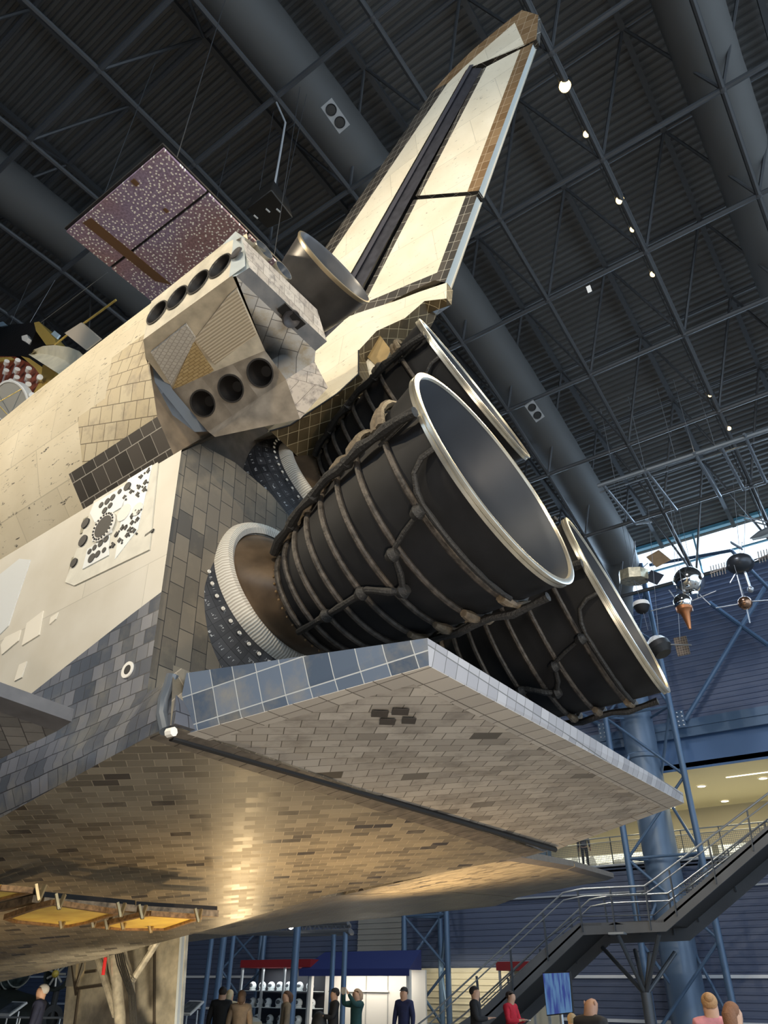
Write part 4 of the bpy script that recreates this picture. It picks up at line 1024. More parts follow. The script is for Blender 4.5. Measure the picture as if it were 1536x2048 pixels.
lattice((-34.3, -31.3), 33.0, 17.5, 'lattice_column', 'blue lattice column behind the red topped glass case', bay=2.1)
lattice((1.5, 4.4), 32.6, 19.2, 'lattice_column', 'blue lattice column beyond the top of the stairs') if False else None
# column head frame where the arch lands
t = MB(); t.tube(P34(1463, 1101, 31.5), P34(1300, 1130, 32.5), .08, 8); t.tube(P34(1463, 1101, 31.5), P34(1536, 1175, 33), .08, 8); trim(t, [M_bsteel])
# round duct riser with its collar
t = thing('duct_riser', 'fat blue grey round duct standing against the wall inside a lattice column', 'air duct', (-10.0, 33.1, 0)); lo = local(t)
m = MB(); m.lathe([(0, .70), (10.4, .70), (10.45, .76), (10.6, .76), (10.65, .70), (20.4, .70)], (0, 0, 0), (0, 0, 1), 40); m.build('pipe', [mat('blue grey duct', (.11, .165, .25), .4, .2)], t)

# ---- ducts under the roof
def duct(x, y0, y1, name, label, r=.9, sag=0):
    n = 40; pts = [V((x, lerp(y0, y1, k/n), 0)) for k in range(n+1)]
    for p in pts: p.z = (zbot(p.y)+ztop(p.y))/2
    m = MB(); rr = []
    pts2 = []; 
    for k in range(n):
        a, b_ = pts[k], pts[k+1]; pts2 += [a, lerp(a, b_, .5)]; rr += [r, r*.985]
    pts2.append(pts[-1]); rr.append(r)
    m.path(pts2, rr, 32); o = m.build(name, [M_duct], sharp=60)
    return tag(o, label, 'air duct')
duct(-8.8, YN+1, 31.0, 'air_duct', 'long grey duct crossing the roof behind the fin from top middle')
duct(1.35, YN+1, 31.0, 'air_duct', 'long grey duct in the top right corner beyond the row of lamps', .85)
duct(-19.3, YN+1, 31.0, 'air_duct', 'long grey duct at the left edge behind the speckled panel', .9)
m = MB(); m.path([(-8.8, 30.6, 20.0), (-8.9, 31.6, 19.4), (-9.6, 32.4, 18.6), (-10, 33.1, 17.4), (-10, 33.1, 16)], [.88, .86, .8, .75, .72], 24); tag(m.build('duct_elbow', [M_duct]), 'grey elbow joining the roof duct to the wall riser', 'air duct')
def diffuser(px, py, y, label, d=(0, 0, 0)):
    # sits on the lower side of the duct
    c = at(px, py, 1, y); t = thing('air_diffuser', label, 'air vent', c); 
    n_ = (CAM-c).normalized()*.35+V((.3, -.2, -.8)); n_.normalize(); u = V((0, 1, -.15)).normalized(); w_ = n_.cross(u).normalized(); u = w_.cross(n_)
    m = MB(); R = Matrix((u, w_, n_)).transposed(); m.box((0, 0, 0), (.85, .40, .08), R); m.build('plate', [mat('pale vent plate', (.34, .34, .34), .5)], t)
    for s in (-.2, .2):
        m = MB(); m.lathe([(.05, .16), (.07, .15), (.045, .13), (.05, .05), (.05, 0)], u*s, n_, 20); m.build('nozzle', [mat('black vent nozzle', (.02, .02, .02), .5)], t)
    return t
diffuser(671, 232, 8.0, 'pale twin nozzle vent on the roof duct left of the fin')
diffuser(1069, 822, 20.6, 'pale twin nozzle vent on the roof duct right of the engine bells')

# ---- row of bright lamps under one truss
M_glow = mat('bright lamp lens', (1, .8, .5), emit=(1.0, .74, .36), es=2.6)
for k, (px, py, y, lab) in enumerate([(1130, 172, 11.2, 'largest and topmost of the row of amber roof lamps right of the fin'), (1173, 268, 12.75, 'second amber roof lamp from the top right of the fin'), (1240, 400, 15.14, 'third amber roof lamp from the top of the row'), (1266, 458, 16.23, 'fourth amber roof lamp from the top of the row'), (1306, 548, 18.0, 'fifth amber roof lamp just left of the row end gap'), (1421, 790, 23.3, 'small amber roof lamp second from the bottom of the row'), (1458, 857, 24.9, 'small amber roof lamp at the bottom of the row')]):
    c = at(px, py, 1, y); t = thing('roof_lamp', lab, 'lamp', c)
    ax = (V((-6, 6, 6))-c).normalized(); r = (.17, .10, .13, .10, .10, .085, .08)[k]
    m = MB(); m.lathe([(0, r*1.15), (-.05, r*1.2), (-.4, r*.8), (-.45, 0)], (0, 0, 0), -ax*-1, 20); m.build('housing', [M_dark], t)
    m = MB(); m.ball((0, 0, 0), r, 16); m.build('lens', [M_glow], t)
    m = MB(); m.bar(V((0, 0, .05)), V((0, 0, .6)), .03, .03); m.build('bracket', [M_steel], t)
    light('roof_lamp_beam', 'SPOT', c+ax*.25, (-6, 7, 6), 1500 if k < 5 else 400, (1.0, .78, .46), .12, angle=80)
m = MB()
for dx in (-.12, .12): m.path([(-2.15+dx, y, zbot(y)+.05) for y in (6, 9, 12, 15, 18, 21, 24, 27, 30)], .02, 6)
tag(m.build('lamp_track', [M_steel]), 'thin twin conduit carrying the row of amber roof lamps', 'conduit')
# small flat floodlight
t = thing('floodlight', 'small white rectangular floodlight under the roof above the engine bells', 'lamp', at(1178, 578, 1, 19.6)); m = MB(); m.box((0, 0, 0), (.16, .05, .26), Matrix.Rotation(.4, 3, 'X')); m.build('lens', [mat('pale lens', (.8, .82, .8), .3, emit=(1, 1, .95), es=.5)], t)
m = MB(); m.box((0, .06, .02), (.2, .06, .3), Matrix.Rotation(.4, 3, 'X')); m.bar((0, .05, .1), (0, .08, .5), .02, .02); m.build('bracket', [M_dark], t)

# ---- loudspeaker on its cable
t = thing('loudspeaker', 'black hanging loudspeaker left of the orbital engine nozzle', 'loudspeaker', at(543, 405, 2, 18.0))
m = MB(); R = Matrix.Rotation(.5, 3, 'Z') @ Matrix.Rotation(.35, 3, 'Y')
R = Matrix.Rotation(-.05, 3, 'X') @ Matrix.Rotation(.12, 3, 'Z')
m.hull2([R @ V(p) for p in ((-.50, -.30, -.35), (.36, -.42, -.35), (.40, .44, -.35), (-.36, .40, -.35))], [R @ V(p) for p in ((-.44, -.26, .35), (.24, -.30, .35), (.26, .30, .35), (-.30, .28, .35))], 0)
m.build('cabinet', [mat('black speaker cabinet', (.012, .011, .010), .5)], t, bevel=.03)
for dx, dy in ((-.42, -.02), (-.05, -.02), (.18, .10)):
    g = MB(); g.bar(R @ V((dx, dy-.06, -.36)), R @ V((dx+.03, dy+.06, -.36)), .035, .02); g.build('rigging_mark', [M_white], t)
g = MB(); p = t.location; top = at(553, 205, 2, 23.0)
g.path([V((0, 0, .35)), V((.02, .0, 2.2)), V((-.02, .03, 3.8)), top-p], .028, 8); g.build('cable', [mat('grey cable', (.45, .45, .45), .5)], t)
for q in (((-.3, -.2, .3), (-.6, 0, 5)), ((.2, .2, .3), (.5, .2, 5))):
    g = MB(); g.tube(*q, .008, 5); g.build('hanging_wire', [M_steel], t)

# ---- speckled flat panel hanging under the roof
def speck(nt, b):
    N = nt.nodes.new; Lk = nt.links.new; tc = N('ShaderNodeTexCoord')
    v = N('ShaderNodeTexVoronoi'); v.inputs['Scale'].default_value = 11.5; v.inputs['Randomness'].default_value = .85; v.voronoi_dimensions = '2D'
    Lk(tc.outputs['Object'], v.inputs['Vector']); r = N('ShaderNodeMath'); r.operation = 'LESS_THAN'; r.inputs[1].default_value = .22; Lk(v.outputs['Distance'], r.inputs[0])
    n = N('ShaderNodeTexNoise'); n.inputs['Scale'].default_value = 1.1; Lk(tc.outputs['Object'], n.inputs['Vector']); g = N('ShaderNodeMath'); g.operation = 'GREATER_THAN'; g.inputs[1].default_value = .40; Lk(n.outputs['Fac'], g.inputs[0])
    mu = N('ShaderNodeMath'); mu.operation = 'MULTIPLY'; Lk(r.outputs[0], mu.inputs[0]); Lk(g.outputs[0], mu.inputs[1])
    n2 = N('ShaderNodeTexNoise'); n2.inputs['Scale'].default_value = 22; n2.inputs['Detail'].default_value = 3; Lk(tc.outputs['Object'], n2.inputs['Vector'])
    cr = N('ShaderNodeValToRGB'); cr.color_ramp.elements[0].color = (.21, .155, .19, 1); cr.color_ramp.elements[1].color = (.36, .28, .33, 1); cr.color_ramp.elements[0].position = .35; cr.color_ramp.elements[1].position = .65; Lk(n2.outputs['Fac'], cr.inputs[0])
    n3 = N('ShaderNodeTexNoise'); n3.inputs['Scale'].default_value = .45; Lk(tc.outputs['Object'], n3.inputs['Vector'])
    mx0 = N('ShaderNodeMix'); mx0.data_type = 'RGBA'; mx0.blend_type = 'MULTIPLY'; c3 = N('ShaderNodeValToRGB'); c3.color_ramp.elements[0].position = .4; c3.color_ramp.elements[1].position = .6; c3.color_ramp.elements[0].color = (1, .78, .72, 1); c3.color_ramp.elements[1].color = (.9, .9, 1.15, 1); Lk(n3.outputs['Fac'], c3.inputs[0]); mx0.inputs[0].default_value = 1; Lk(cr.outputs[0], mx0.inputs[6]); Lk(c3.outputs[0], mx0.inputs[7])
    mx = N('ShaderNodeMix'); mx.data_type = 'RGBA'; Lk(mu.outputs[0], mx.inputs[0]); Lk(mx0.outputs[2], mx.inputs[6]); mx.inputs[7].default_value = (.95, .93, .90, 1); Lk(mx.outputs[2], b.inputs['Base Color'])
M_speck = mat('speckled foil', rough=.45, build=speck)
t = thing('speckled_panel', 'large mauve flat panel with white speckles hanging left of the engine pod', 'satellite panel', (-9.6, 5.2, 15)); lo = local(t)
for (ya, yb) in ((3.63, 4.72), (4.78, 5.88), (5.94, 7.0)):
    m = MB(); m.box(lo((-9.62, (ya+yb)/2, 15.03)), (3.12, yb-ya, .06)); m.build('panel_section', [M_speck], t)
m = MB(); m.box(lo((-9.62, 5.3, 15.10)), (3.16, 3.45, .05)); m.build('backing_frame', [M_dark], t)
m = MB(); a, b_, c, d_ = [lo(at(*p, 2, 14.99)) for p in ((165, 446), (182, 436), (330, 558), (300, 560))]; a2 = [a, b_, lo(at(344, 570, 2, 14.99)), lo(at(310, 562, 2, 14.99))]
m.hull2(a2, [p+V((0, 0, .02)) for p in a2], 0); m.build('brown_strip', [mat('brown tape', (.13, .065, .03), .5)], t)
for px, py, s in ((270, 365, .07), (332, 421, .05)):
    m = MB(); m.box(lo(at(px, py, 2, 14.985)), (s*1.5, s*2, .02)); m.build('patch', [mat('brown tape', (.13, .065, .03), .5)], t)
for x, y in ((-11, 4), (-8.2, 4), (-11, 6.8), (-8.2, 6.8)):
    m = MB(); m.tube(lo((x, y, 15.1)), lo((x, y, 22.8)), .01, 5); m.build('hanging_wire', [M_steel], t)

# ---- stairs to the walkway
M_str = mat('dark grey stair plate', (.10, .105, .115), .5, .1, var=(1.2, .15))
YS = 26.0
st = thing('staircase', 'dark steel staircase with a landing climbing right to the upper walkway', 'stairs', (-9.5, YS, 0)); lo = local(st)
def SP(px, py, y=YS): return lo(at(px, py, 1, y))
topL = [(820, 2110), (964, 2017), (1096, 1890), (1157, 1846), (1309, 1843), (1536, 1650), (1572, 1620)]
botL = [(850, 2150), (979, 2048), (1166, 1870), (1240, 1867), (1332, 1863), (1536, 1687), (1590, 1642)]
W_ = 2.3
for y0, nm in ((YS, 'stringer'), (YS+W_, 'stringer')):
    m = MB(); T_ = [SP(*p) for p in topL]; B_ = [SP(*p) for p in botL]; off = V((0, y0-YS, 0))
    if y0 > YS: B_ = [p+V((0, 0, -.12)) for p in B_]
    for k in range(6):
        if abs(k-2) < 0: pass
        A = [T_[k]+off, T_[k+1]+off, B_[k+1]+off, B_[k]+off]; m.hull2(A, [p+V((0, .06, 0)) for p in A], 0)
    m.build(nm, [M_str], st)
m = MB(); B_ = [SP(*p) for p in botL]
for a, b_ in zip(B_, B_[1:]):
    m.hull2([a+V((0, 0, .25)), b_+V((0, 0, .25)), b_+V((0, W_, .25)), a+V((0, W_, .25))], [a+V((0, 0, .32)), b_+V((0, 0, .32)), b_+V((0, W_, .32)), a+V((0, W_, .32))], 0)
m.build('tread_pan', [mat('dark tread pan', (.03, .03, .032), .6)], st)
def srail(tp, posts, y):
    off = V((0, y-YS, 0))
    for dz, r, mt, nm in ((0, .03, M_rail, 'top_rail'), (-.22, .022, M_rail, 'hand_rail')):
        m = MB(); m.path([SP(*p)+off+V((0, -.05, dz)) for p in tp], r, 8); m.build(nm, [mt], st)
    for a, b_ in posts:
        m = MB(); m.bar(SP(*a)+off, SP(*b_)+off, .10, .035, up=(1, 0, 0)); m.build('post', [M_post], st)
    return
nearrail = [(800, 2078), (862, 2030), (1127, 1786), (1166, 1778), (1290, 1772), (1312, 1757), (1536, 1588), (1572, 1560)]
nposts = [((1155, 1782), (1166, 1864)), ((1220, 1776), (1231, 1861)), ((1086, 1826), (1097, 1922)), ((1020, 1890), (1027, 1985)), ((953, 1952), (962, 2040)), ((1290, 1772), (1302, 1860)), ((1338, 1740), (1354, 1832)), ((1416, 1680), (1433, 1768)), ((1494, 1620), (1507, 1702))]
srail(nearrail, nposts, YS)
srail([(800, 2078), (862, 2030), (1127, 1786), (1166, 1778), (1290, 1772), (1312, 1757), (1536, 1588), (1572, 1560)], nposts, YS+W_)
m = MB()
br = [(964, 2005), (1096, 1876), (1157, 1833), (1309, 1830), (1536, 1638)]
m.path([SP(*p)+V((0, -.03, 0)) for p in br], .018, 6); m.build('bottom_rail', [M_post], st)
m = MB()
for sg in ((1312, 1757), (1536, 1588), (1536, 1638), (1316, 1826)),: m.face([SP(*p)+V((0, W_, 0)) for p in sg])
m.build('wire_infill', [M_wire], st)
lz = lo((0, 0, 0)).z; e_ = SP(1572, 1620)
m = MB(); m.hull2([e_+V((-.15, 0, -.35)), e_+V((2.6, 0, -.35)), e_+V((2.6, YF-YS, -.35)), e_+V((-.15, YF-YS, -.35))], [e_+V((-.15, 0, .02)), e_+V((2.6, 0, .02)), e_+V((2.6, YF-YS, .02)), e_+V((-.15, YF-YS, .02))], 0); m.build('upper_landing', [M_str], st)
# branching support under the landing
sup = thing('branching_support', 'dark steel post branching like a tree under the stair landing', 'support post', at(1294, 2000, 1, YS+1.2)*1.0); sup.location.z = 0; lo2 = local(sup)
m = MB(); m.tube(lo2(at(1292, 1985, 1, YS+1.2)), V((0, 0, 0)), .17, 14); m.build('trunk', [M_post], sup)
for (px, py, y) in ((1235, 1868, YS), (1205, 1895, YS+W_), (1270, 1900, YS+W_), (1300, 1905, YS+1.1), (1350, 1905, YS+W_), (1318, 1868, YS+.2)):
    m = MB(); m.tube(lo2(at(1292, 1990, 1, YS+1.2)), lo2(at(px, py, 1, y)), .07, 10); m.build('branch', [M_post], sup)
m = MB(); m.box(lo2(at(1235, 1867, 1, YS-.1)), (.5, .3, .06)); m.build('bearing_plate', [M_rail], sup)

# ---- round post frame (gantry) beyond the landing gear
gt = thing('post_frame', 'blue frame of slim round posts carrying a lattice ring beam left of the awning', 'steel frame', (-21, 22, 0)); lo = local(gt)
GY = 22.0
PO = [(425, 1866, 20.5, 403, 2048), (449, 1860, 22.0, 432, 2048), (595, 1850, 20.5, 590, 2048), (668, 1866, 22.5, 655, 2048), (691, 1864, 21.0, 686, 2048), (468, 1866, 23.5, 462, 2048)]
for px, py, y, bx_, by_ in PO:
    c = at(px, py, 1, y); m = MB(); m.tube(lo((c.x, y, 0)), lo((c.x, y, c.z)), .12 if px in (595, 449) else .085, 14); m.build('post', [M_bsteel], gt)
rg = [(450, 1866, 21), (592, 1866, 21), (700, 1862, 21), (704, 1866, 23), (560, 1868, 23)]
rt = [(450, 1842, 21), (592, 1846, 21), (696, 1846, 21), (700, 1852, 23), (560, 1850, 23)]
for a, b_ in zip(rg, rg[1:]): m = MB(); m.tube(lo(at(a[0], a[1], 1, a[2])), lo(at(b_[0], b_[1], 1, b_[2])), .08, 10); m.build('beam', [mat('grey steel beam', (.12, .13, .15), .45, .3)], gt)
for a, b_ in zip(rt, rt[1:]): m = MB(); m.tube(lo(at(a[0], a[1], 1, a[2])), lo(at(b_[0], b_[1], 1, b_[2])), .06, 10); m.build('beam', [mat('grey steel beam', (.12, .13, .15), .45, .3)], gt)
for k in range(14):
    xa = 455+k*17; m = MB()
    m.tube(lo(at(xa, 1866, 1, 21)), lo(at(xa+9, 1846, 1, 21)), .03, 6); m.tube(lo(at(xa+9, 1846, 1, 21)), lo(at(xa+17, 1866, 1, 21)), .03, 6); m.build('lacing', [mat('grey steel beam', (.12, .13, .15), .45, .3)], gt)
sl = thing('stage_light', 'small bright white spotlight on the lattice beam of the post frame', 'lamp', at(582, 1853, 1, 20.6)); m = MB(); m.ball((0, 0, 0), .09, 12); m.build('lens', [mat('white lamp lens', (1, 1, .95), emit=(1, .95, .85), es=8)], sl); m = MB(); m.box((0, .16, .05), (.2, .22, .2)); m.build('housing', [M_dark], sl)

# ================================================================== EXHIBITS HANGING BEYOND THE ENGINES
M_chrome = mat('mirror chrome', (.75, .74, .72), .08, 1.0)
M_copper = mat('copper cone', (.48, .20, .09), .35, .8)
M_rod = mat('thin silver rod', (.45, .47, .5), .3, .7)
M_goldf = mat('crinkled gold foil', (.80, .55, .14), .35, .5, bump=(14, 1.0))
M_blackf = mat('black foil', (.012, .011, .012), .35, .2, bump=(10, .8))
M_solar = tiles('solar cells', (.06, .045, .04), (.11, .08, .06), (.25, .2, .15), .09, 0, .35, .008, offset=0, spread=1)
YH = 27.0
def H(px, py, y=YH): return at(px, py, 1, y)
def pxm(px, py, y=YH): return FPX/((H(px, py, y)-CAM).dot(FW))      # pixels per metre there
def hang(o, lo, tops):
    for a, b_ in tops:
        m = MB(); m.tube(lo(a), lo(b_), .008, 5); m.build('hanging_wire', [M_rod], o)
# horizontal pipe frames the exhibits hang from
ZP = 18.6
fr = thing('pipe_frame', 'long grey pipe frame hung level under the roof over the satellites', 'hanging frame', at(1290, 935, 2, ZP)); lo = local(fr)
for a, b_, r in (((1196, 972), (1560, 852), .09), ((1200, 985), (1560, 868), .035), ((1205, 968), (1270, 1048), .06), ((1290, 938), (1353, 1020), .06), ((1388, 905), (1440, 993), .07), ((1440, 890), (1488, 980), .06), ((1488, 868), (1532, 965), .06), ((1270, 1048), (1304, 1043), .05), ((1490, 979), (1532, 966), .04)):
    m = MB(); m.tube(lo(at(*a, 2, ZP)), lo(at(*b_, 2, ZP)), r, 8); m.build('pipe', [mat('light grey pipe', (.22, .24, .26), .4, .4)], fr)
for px, py in ((1230, 960), (1290, 938), (1352, 920), (1430, 892), (1388, 905)):
    m = MB(); p = at(px, py, 2, ZP); m.tube(lo(p), lo(V((p.x, p.y, zbot(p.y)+2))), .012, 5); m.build('hanger', [M_rod], fr)

t = thing('chrome_sphere_satellite', 'large mirror bright spherical satellite with a small hatch below the window band', 'satellite', H(1378, 1163)); lo = local(t)
s_ = pxm(1378, 1163); m = MB(); m.ball((0, 0, 0), 30/s_, 32); m.build('shell', [M_chrome], t)
m = MB(); m.lathe([(0, .2), (.1, .18), (.1, 0)], V((.1, -.1, -30/s_)), (0, 0, -1), 16); m.build('hatch', [M_chrome], t)
for a, b_ in (((1395, 1185), (1421, 1210)), ((1390, 1185), (1397, 1196))): m = MB(); m.tube(lo(H(*a)), lo(H(*b_)), .02, 6); m.build('antenna', [M_rod], t)
hang(t, lo, [(H(1374, 1136), H(1345, 1010)), (H(1382, 1136), H(1358, 1018))])

t = thing('cone_satellite', 'small mirror sphere satellite ending in a copper cone pointing down', 'satellite', H(1366, 1206, 26)); lo = local(t); s_ = pxm(1366, 1206, 26)
m = MB(); m.ball((0, 0, 0), 19/s_, 28); m.build('shell', [M_chrome], t)
c0, c1 = lo(H(1367, 1212, 26)), lo(H(1380, 1258, 26)); ax_ = (c1-c0); l_ = ax_.length
m = MB(); m.lathe([(.05, .30), (.18, .29), (.3, .17), (l_, .05), (l_+.03, 0)], c0, ax_, 24); m.build('cone', [M_copper], t)
for a, b_ in (((1349, 1210), (1302, 1222)), ((1384, 1202), (1432, 1182)), ((1350, 1196), (1338, 1180)), ((1384, 1215), (1386, 1222))): m = MB(); m.tube(lo(H(*a, 26)), lo(H(*b_, 26)), .022, 6); m.build('antenna', [M_rod], t)
hang(t, lo, [(H(1366, 1186, 26), H(1340, 1010, 26))])

t = thing('drum_satellite', 'pale eight sided drum satellite with two square paddles in front of the window band', 'satellite', H(1267, 1150, 28)); lo = local(t)
m = MB(); m.lathe([(-.30, .45), (-.28, .62), (.14, .62), (.2, .45), (.2, 0)], (0, 0, 0), (.1, -.1, 1), 8); m.lathe([(-.30, .45), (-.30, 0)], (0, 0, 0), (.1, -.1, 1), 8); m.build('drum', [mat('foil drum side', (.50, .44, .30), .35, .4, var=(6, .4))], t)
for q, mm in (([(1292, 1114), (1317, 1100), (1342, 1120), (1313, 1135)], mat('brown paddle', (.38, .25, .14), .5, var=(4, .2))), ([(1290, 1160), (1302, 1140), (1328, 1150), (1314, 1170)], mat('dark paddle', (.03, .035, .05), .4))):
    m = MB(); A = [lo(H(*p, 28)) for p in q]; m.hull2(A, [p+V((0, .05, .03)) for p in A], 0); m.build('paddle', [mm], t)
for a, b_ in (((1280, 1140), (1296, 1126)), ((1282, 1155), (1296, 1158)), ((1270, 1082), (1264, 1140)), ((1262, 1160), (1285, 1172)), ((1272, 1130), (1268, 1084))): m = MB(); m.tube(lo(H(*a, 28)), lo(H(*b_, 28)), .02, 6); m.build('antenna', [M_rod], t)
hang(t, lo, [(H(1262, 1140, 28), H(1228, 965, 28)), (H(1270, 1140, 28), H(1236, 960, 28))])

t = thing('cup_capsule', 'small cup shaped capsule with white rim and black base hanging below the drum satellite', 'satellite', H(1283, 1213, 27.5)); lo = local(t)
m = MB(); m.lathe([(.18, .30), (.10, .33), (0, .33)], (0, 0, 0), (0, 0, 1), 24); m.lathe([(.18, .30), (.2, 0)], (0, 0, 0), (0, 0, 1), 24); m.build('rim', [M_white], t)
m = MB(); m.lathe([(0, .32), (-.22, .22), (-.30, .1), (-.30, 0)], (0, 0, 0), (0, 0, 1), 24); m.build('base', [M_dark], t)
hang(t, lo, [(H(1283, 1206, 27.5), H(1268, 1160, 27.5)), (H(1286, 1222, 27.5), H(1296, 1260, 27.5))])

t = thing('dome_satellite', 'dark domed satellite with a long silver mast and comb shaped paddles at the right edge', 'satellite', H(1481, 1130)); lo = local(t)
m = MB(); m.ball((0, 0, .05), .50, 24, sc=(1, 1, .75)); m.build('dome', [mat('dark satellite shell', (.05, .055, .065), .3, .5)], t)
m = MB(); m.tube(lo(H(1482, 1122)), lo(H(1501, 1178)), .05, 10); m.ball(lo(H(1501, 1179)), .12, 12); m.build('mast', [M_rod], t)
for k, (px, py) in enumerate(((1435, 1141), (1531, 1112))):
    m = MB(); c = lo(H(px, py)); m.bar(c+V((-.28, 0, -.05)), c+V((.28, 0, .05)), .05, .05)
    for j in range(6): m.bar(c+V((-.25+.1*j, 0, -.22)), c+V((-.20+.1*j, 0, .26)), .035, .03)
    m.build('comb_paddle', [M_solar], t)
for a, b_ in (((1446, 1135), (1468, 1130)), ((1495, 1128), (1520, 1118)), ((1475, 1140), (1460, 1166)), ((1484, 1084), (1480, 1110)), ((1470, 1125), (1455, 1118))): m = MB(); m.tube(lo(H(*a)), lo(H(*b_)), .02, 6); m.build('antenna', [M_rod], t)
m = MB(); m.bar(lo(H(1462, 1085)), lo(H(1484, 1098)), .18, .05); m.build('top_fin', [mat('blue grey fin', (.14, .19, .26), .5)], t)
hang(t, lo, [(H(1480, 1112), H(1466, 960)), (H(1488, 1112), H(1492, 960))])

t = thing('copper_ball_satellite', 'small copper coloured ball satellite with straight rods, lowest at the right edge', 'satellite', H(1490, 1206, 26)); lo = local(t)
m = MB(); m.ball((0, 0, 0), .24, 24); m.build('ball', [mat('bronze ball', (.34, .20, .13), .2, .9)], t)
for a, b_ in (((1479, 1208), (1432, 1216)), ((1501, 1203), (1545, 1200)), ((1493, 1214), (1500, 1246)), ((1486, 1196), (1474, 1150))): m = MB(); m.tube(lo(H(*a, 26)), lo(H(*b_, 26)), .022, 6); m.build('antenna', [M_rod], t)
hang(t, lo, [(H(1488, 1192, 26), H(1468, 1130, 26))])

t = thing('banded_capsule', 'black and white banded capsule with a solar paddle beside the right engine rim', 'satellite', H(1318, 1294, 27)); lo = local(t)
m = MB(); m.lathe([(.42, .18), (.30, .34), (.12, .44)], (0, 0, 0), (-.35, 0, 1), 24); m.lathe([(.42, .18), (.44, 0)], (0, 0, 0), (-.35, 0, 1), 24); m.build('nose', [mat('white banded shell', (.70, .72, .72), .4, var=(9, .25))], t)
m = MB(); m.lathe([(.12, .45), (-.10, .46), (-.34, .30), (-.36, 0)], (0, 0, 0), (-.35, 0, 1), 24); m.build('base', [M_dark], t)
m = MB(); c = lo(H(1363, 1291)); m.hull2([c+V(p) for p in ((-.24, 0, .36), (.24, 0, .34), (.24, 0, -.38), (-.22, 0, -.38))], [c+V(p)+V((0, .04, 0)) for p in ((-.24, 0, .36), (.24, 0, .34), (.24, 0, -.38), (-.22, 0, -.38))], 0); m.build('solar_paddle', [M_solar], t)
m = MB(); m.tube(lo(H(1326, 1289)), lo(H(1383, 1290)), .03, 8); m.build('paddle_boom', [M_rod], t)
hang(t, lo, [(H(1318, 1286), H(1296, 1010)), (H(1342, 1010), H(1360, 1280))])

t = thing('swept_wing_probe', 'grey swept wing model craft cut by the right edge above the window', 'model aircraft', H(1525, 1078, 27)); lo = local(t)
m = MB(); A = [lo(H(*p)) for p in ((1502, 1076), (1540, 1054), (1560, 1054), (1545, 1072), (1505, 1080))]; m.hull2(A, [p+V((0, .12, .04)) for p in A], 0); m.build('wing', [mat('grey model wing', (.45, .50, .52), .4)], t)
m = MB(); m.path([lo(H(1500, 1077)), lo(H(1520, 1068)), lo(H(1550, 1055))], [.02, .12, .14], 12); m.build('hull', [mat('grey model hull', (.20, .22, .24), .4)], t)
for a, b_ in (((1478, 1030), (1534, 1044)), ((1488, 1038), (1532, 1050))): m = MB(); m.tube(lo(H(*a)), lo(H(*b_)), .03, 6); m.build('antenna', [M_rod], t)
hang(t, lo, [(H(1530, 1062), H(1512, 965))])

# ================================================================== SPACECRAFT WITH ROD ANTENNAS AT THE LEFT
YQ = 15.0
def Q(px, py, y=YQ): return at(px, py, 1, 6.0+(y-15.0)*.4)
t = thing('relay_satellite', 'copper and gold foil satellite bristling with rod antennas at the left edge', 'satellite', Q(45, 750)); lo = local(t)
def slab(pts, y0, th, nm, m_, par=t, f=lo):
    mb = MB(); A = [f(Q(px, py, y0)) for px, py in pts]; mb.hull2(A, [p+V((-.1*th, th, 0)) for p in A], 0); return mb.build(nm, [m_], par)
slab([(-40, 712), (30, 713), (78, 735), (96, 760), (72, 800), (-40, 800)], 15.2, .8, 'copper_deck', mat('copper foil deck', (.42, .11, .06), .35, .6, var=(5, .5), bump=(7, 1.0)))
slab([(42, 712), (58, 716), (90, 738), (112, 748), (96, 775), (70, 798), (64, 790), (84, 755), (70, 736)], 15.1, .5, 'gold_edge', M_goldf)
slab([(85, 731), (92, 728), (112, 744), (104, 768), (82, 760)], 15.0, .3, 'gold_box', mat('gold side box', (.55, .38, .10), .35, .8))
slab([(-40, 716), (22, 714), (30, 719), (-40, 730)], 15.0, .2, 'gold_edge', M_goldf)
body = slab([(-40, 645), (10, 650), (70, 645), (72, 662), (52, 712), (-40, 714)], 16.2, .9, 'body', M_blackf)
slab([(68, 645), (78, 643), (110, 678), (112, 688), (92, 690), (72, 662)], 16.0, .5, 'gold_strut', M_goldf)
slab([(-2, 645), (6, 643), (14, 650), (0, 653)], 15.9, .05, 'blue_mirror', mat('pale blue mirror', (.5, .65, .75), .2, .2))
slab([(102, 668), (109, 661), (119, 669), (113, 677)], 15.9, .05, 'blue_mirror', mat('pale blue mirror', (.5, .65, .75), .2, .2))
slab([(43, 672), (54, 669), (57, 676), (52, 684), (44, 680)], 15.9, .15, 'white_box', M_white)
# rods: base block and white cap
k = 0
for (x, y, dx, dy) in ((14, 722, -8, 26), (36, 720, -10, 26), (58, 736, -8, 26), (13, 740, -8, 26), (35, 738, -10, 28), (57, 752, -8, 24), (80, 754, -6, 12), (22, 762, -4, 14), (34, 754, -8, 24), (57, 768, -8, 20), (6, 776, -3, 10), (44, 776, -4, 12), (64, 790, -4, 10)):
    r = .075; a, b_ = lo(Q(x, y, 14.6)), lo(Q(x+dx, y+dy, 15.1)); d = (b_-a).normalized()
    m = MB(); m.tube(a+d*.1, b_, .028, 8); m.build('rod_antenna', [mat('pale rod', (.6, .62, .66), .35, .3)], t)
    m = MB(); m.lathe([(0, 0), (0, r), (.14, r), (.14, 0)], a, d, 14); m.build('rod_cap', [M_white], t)
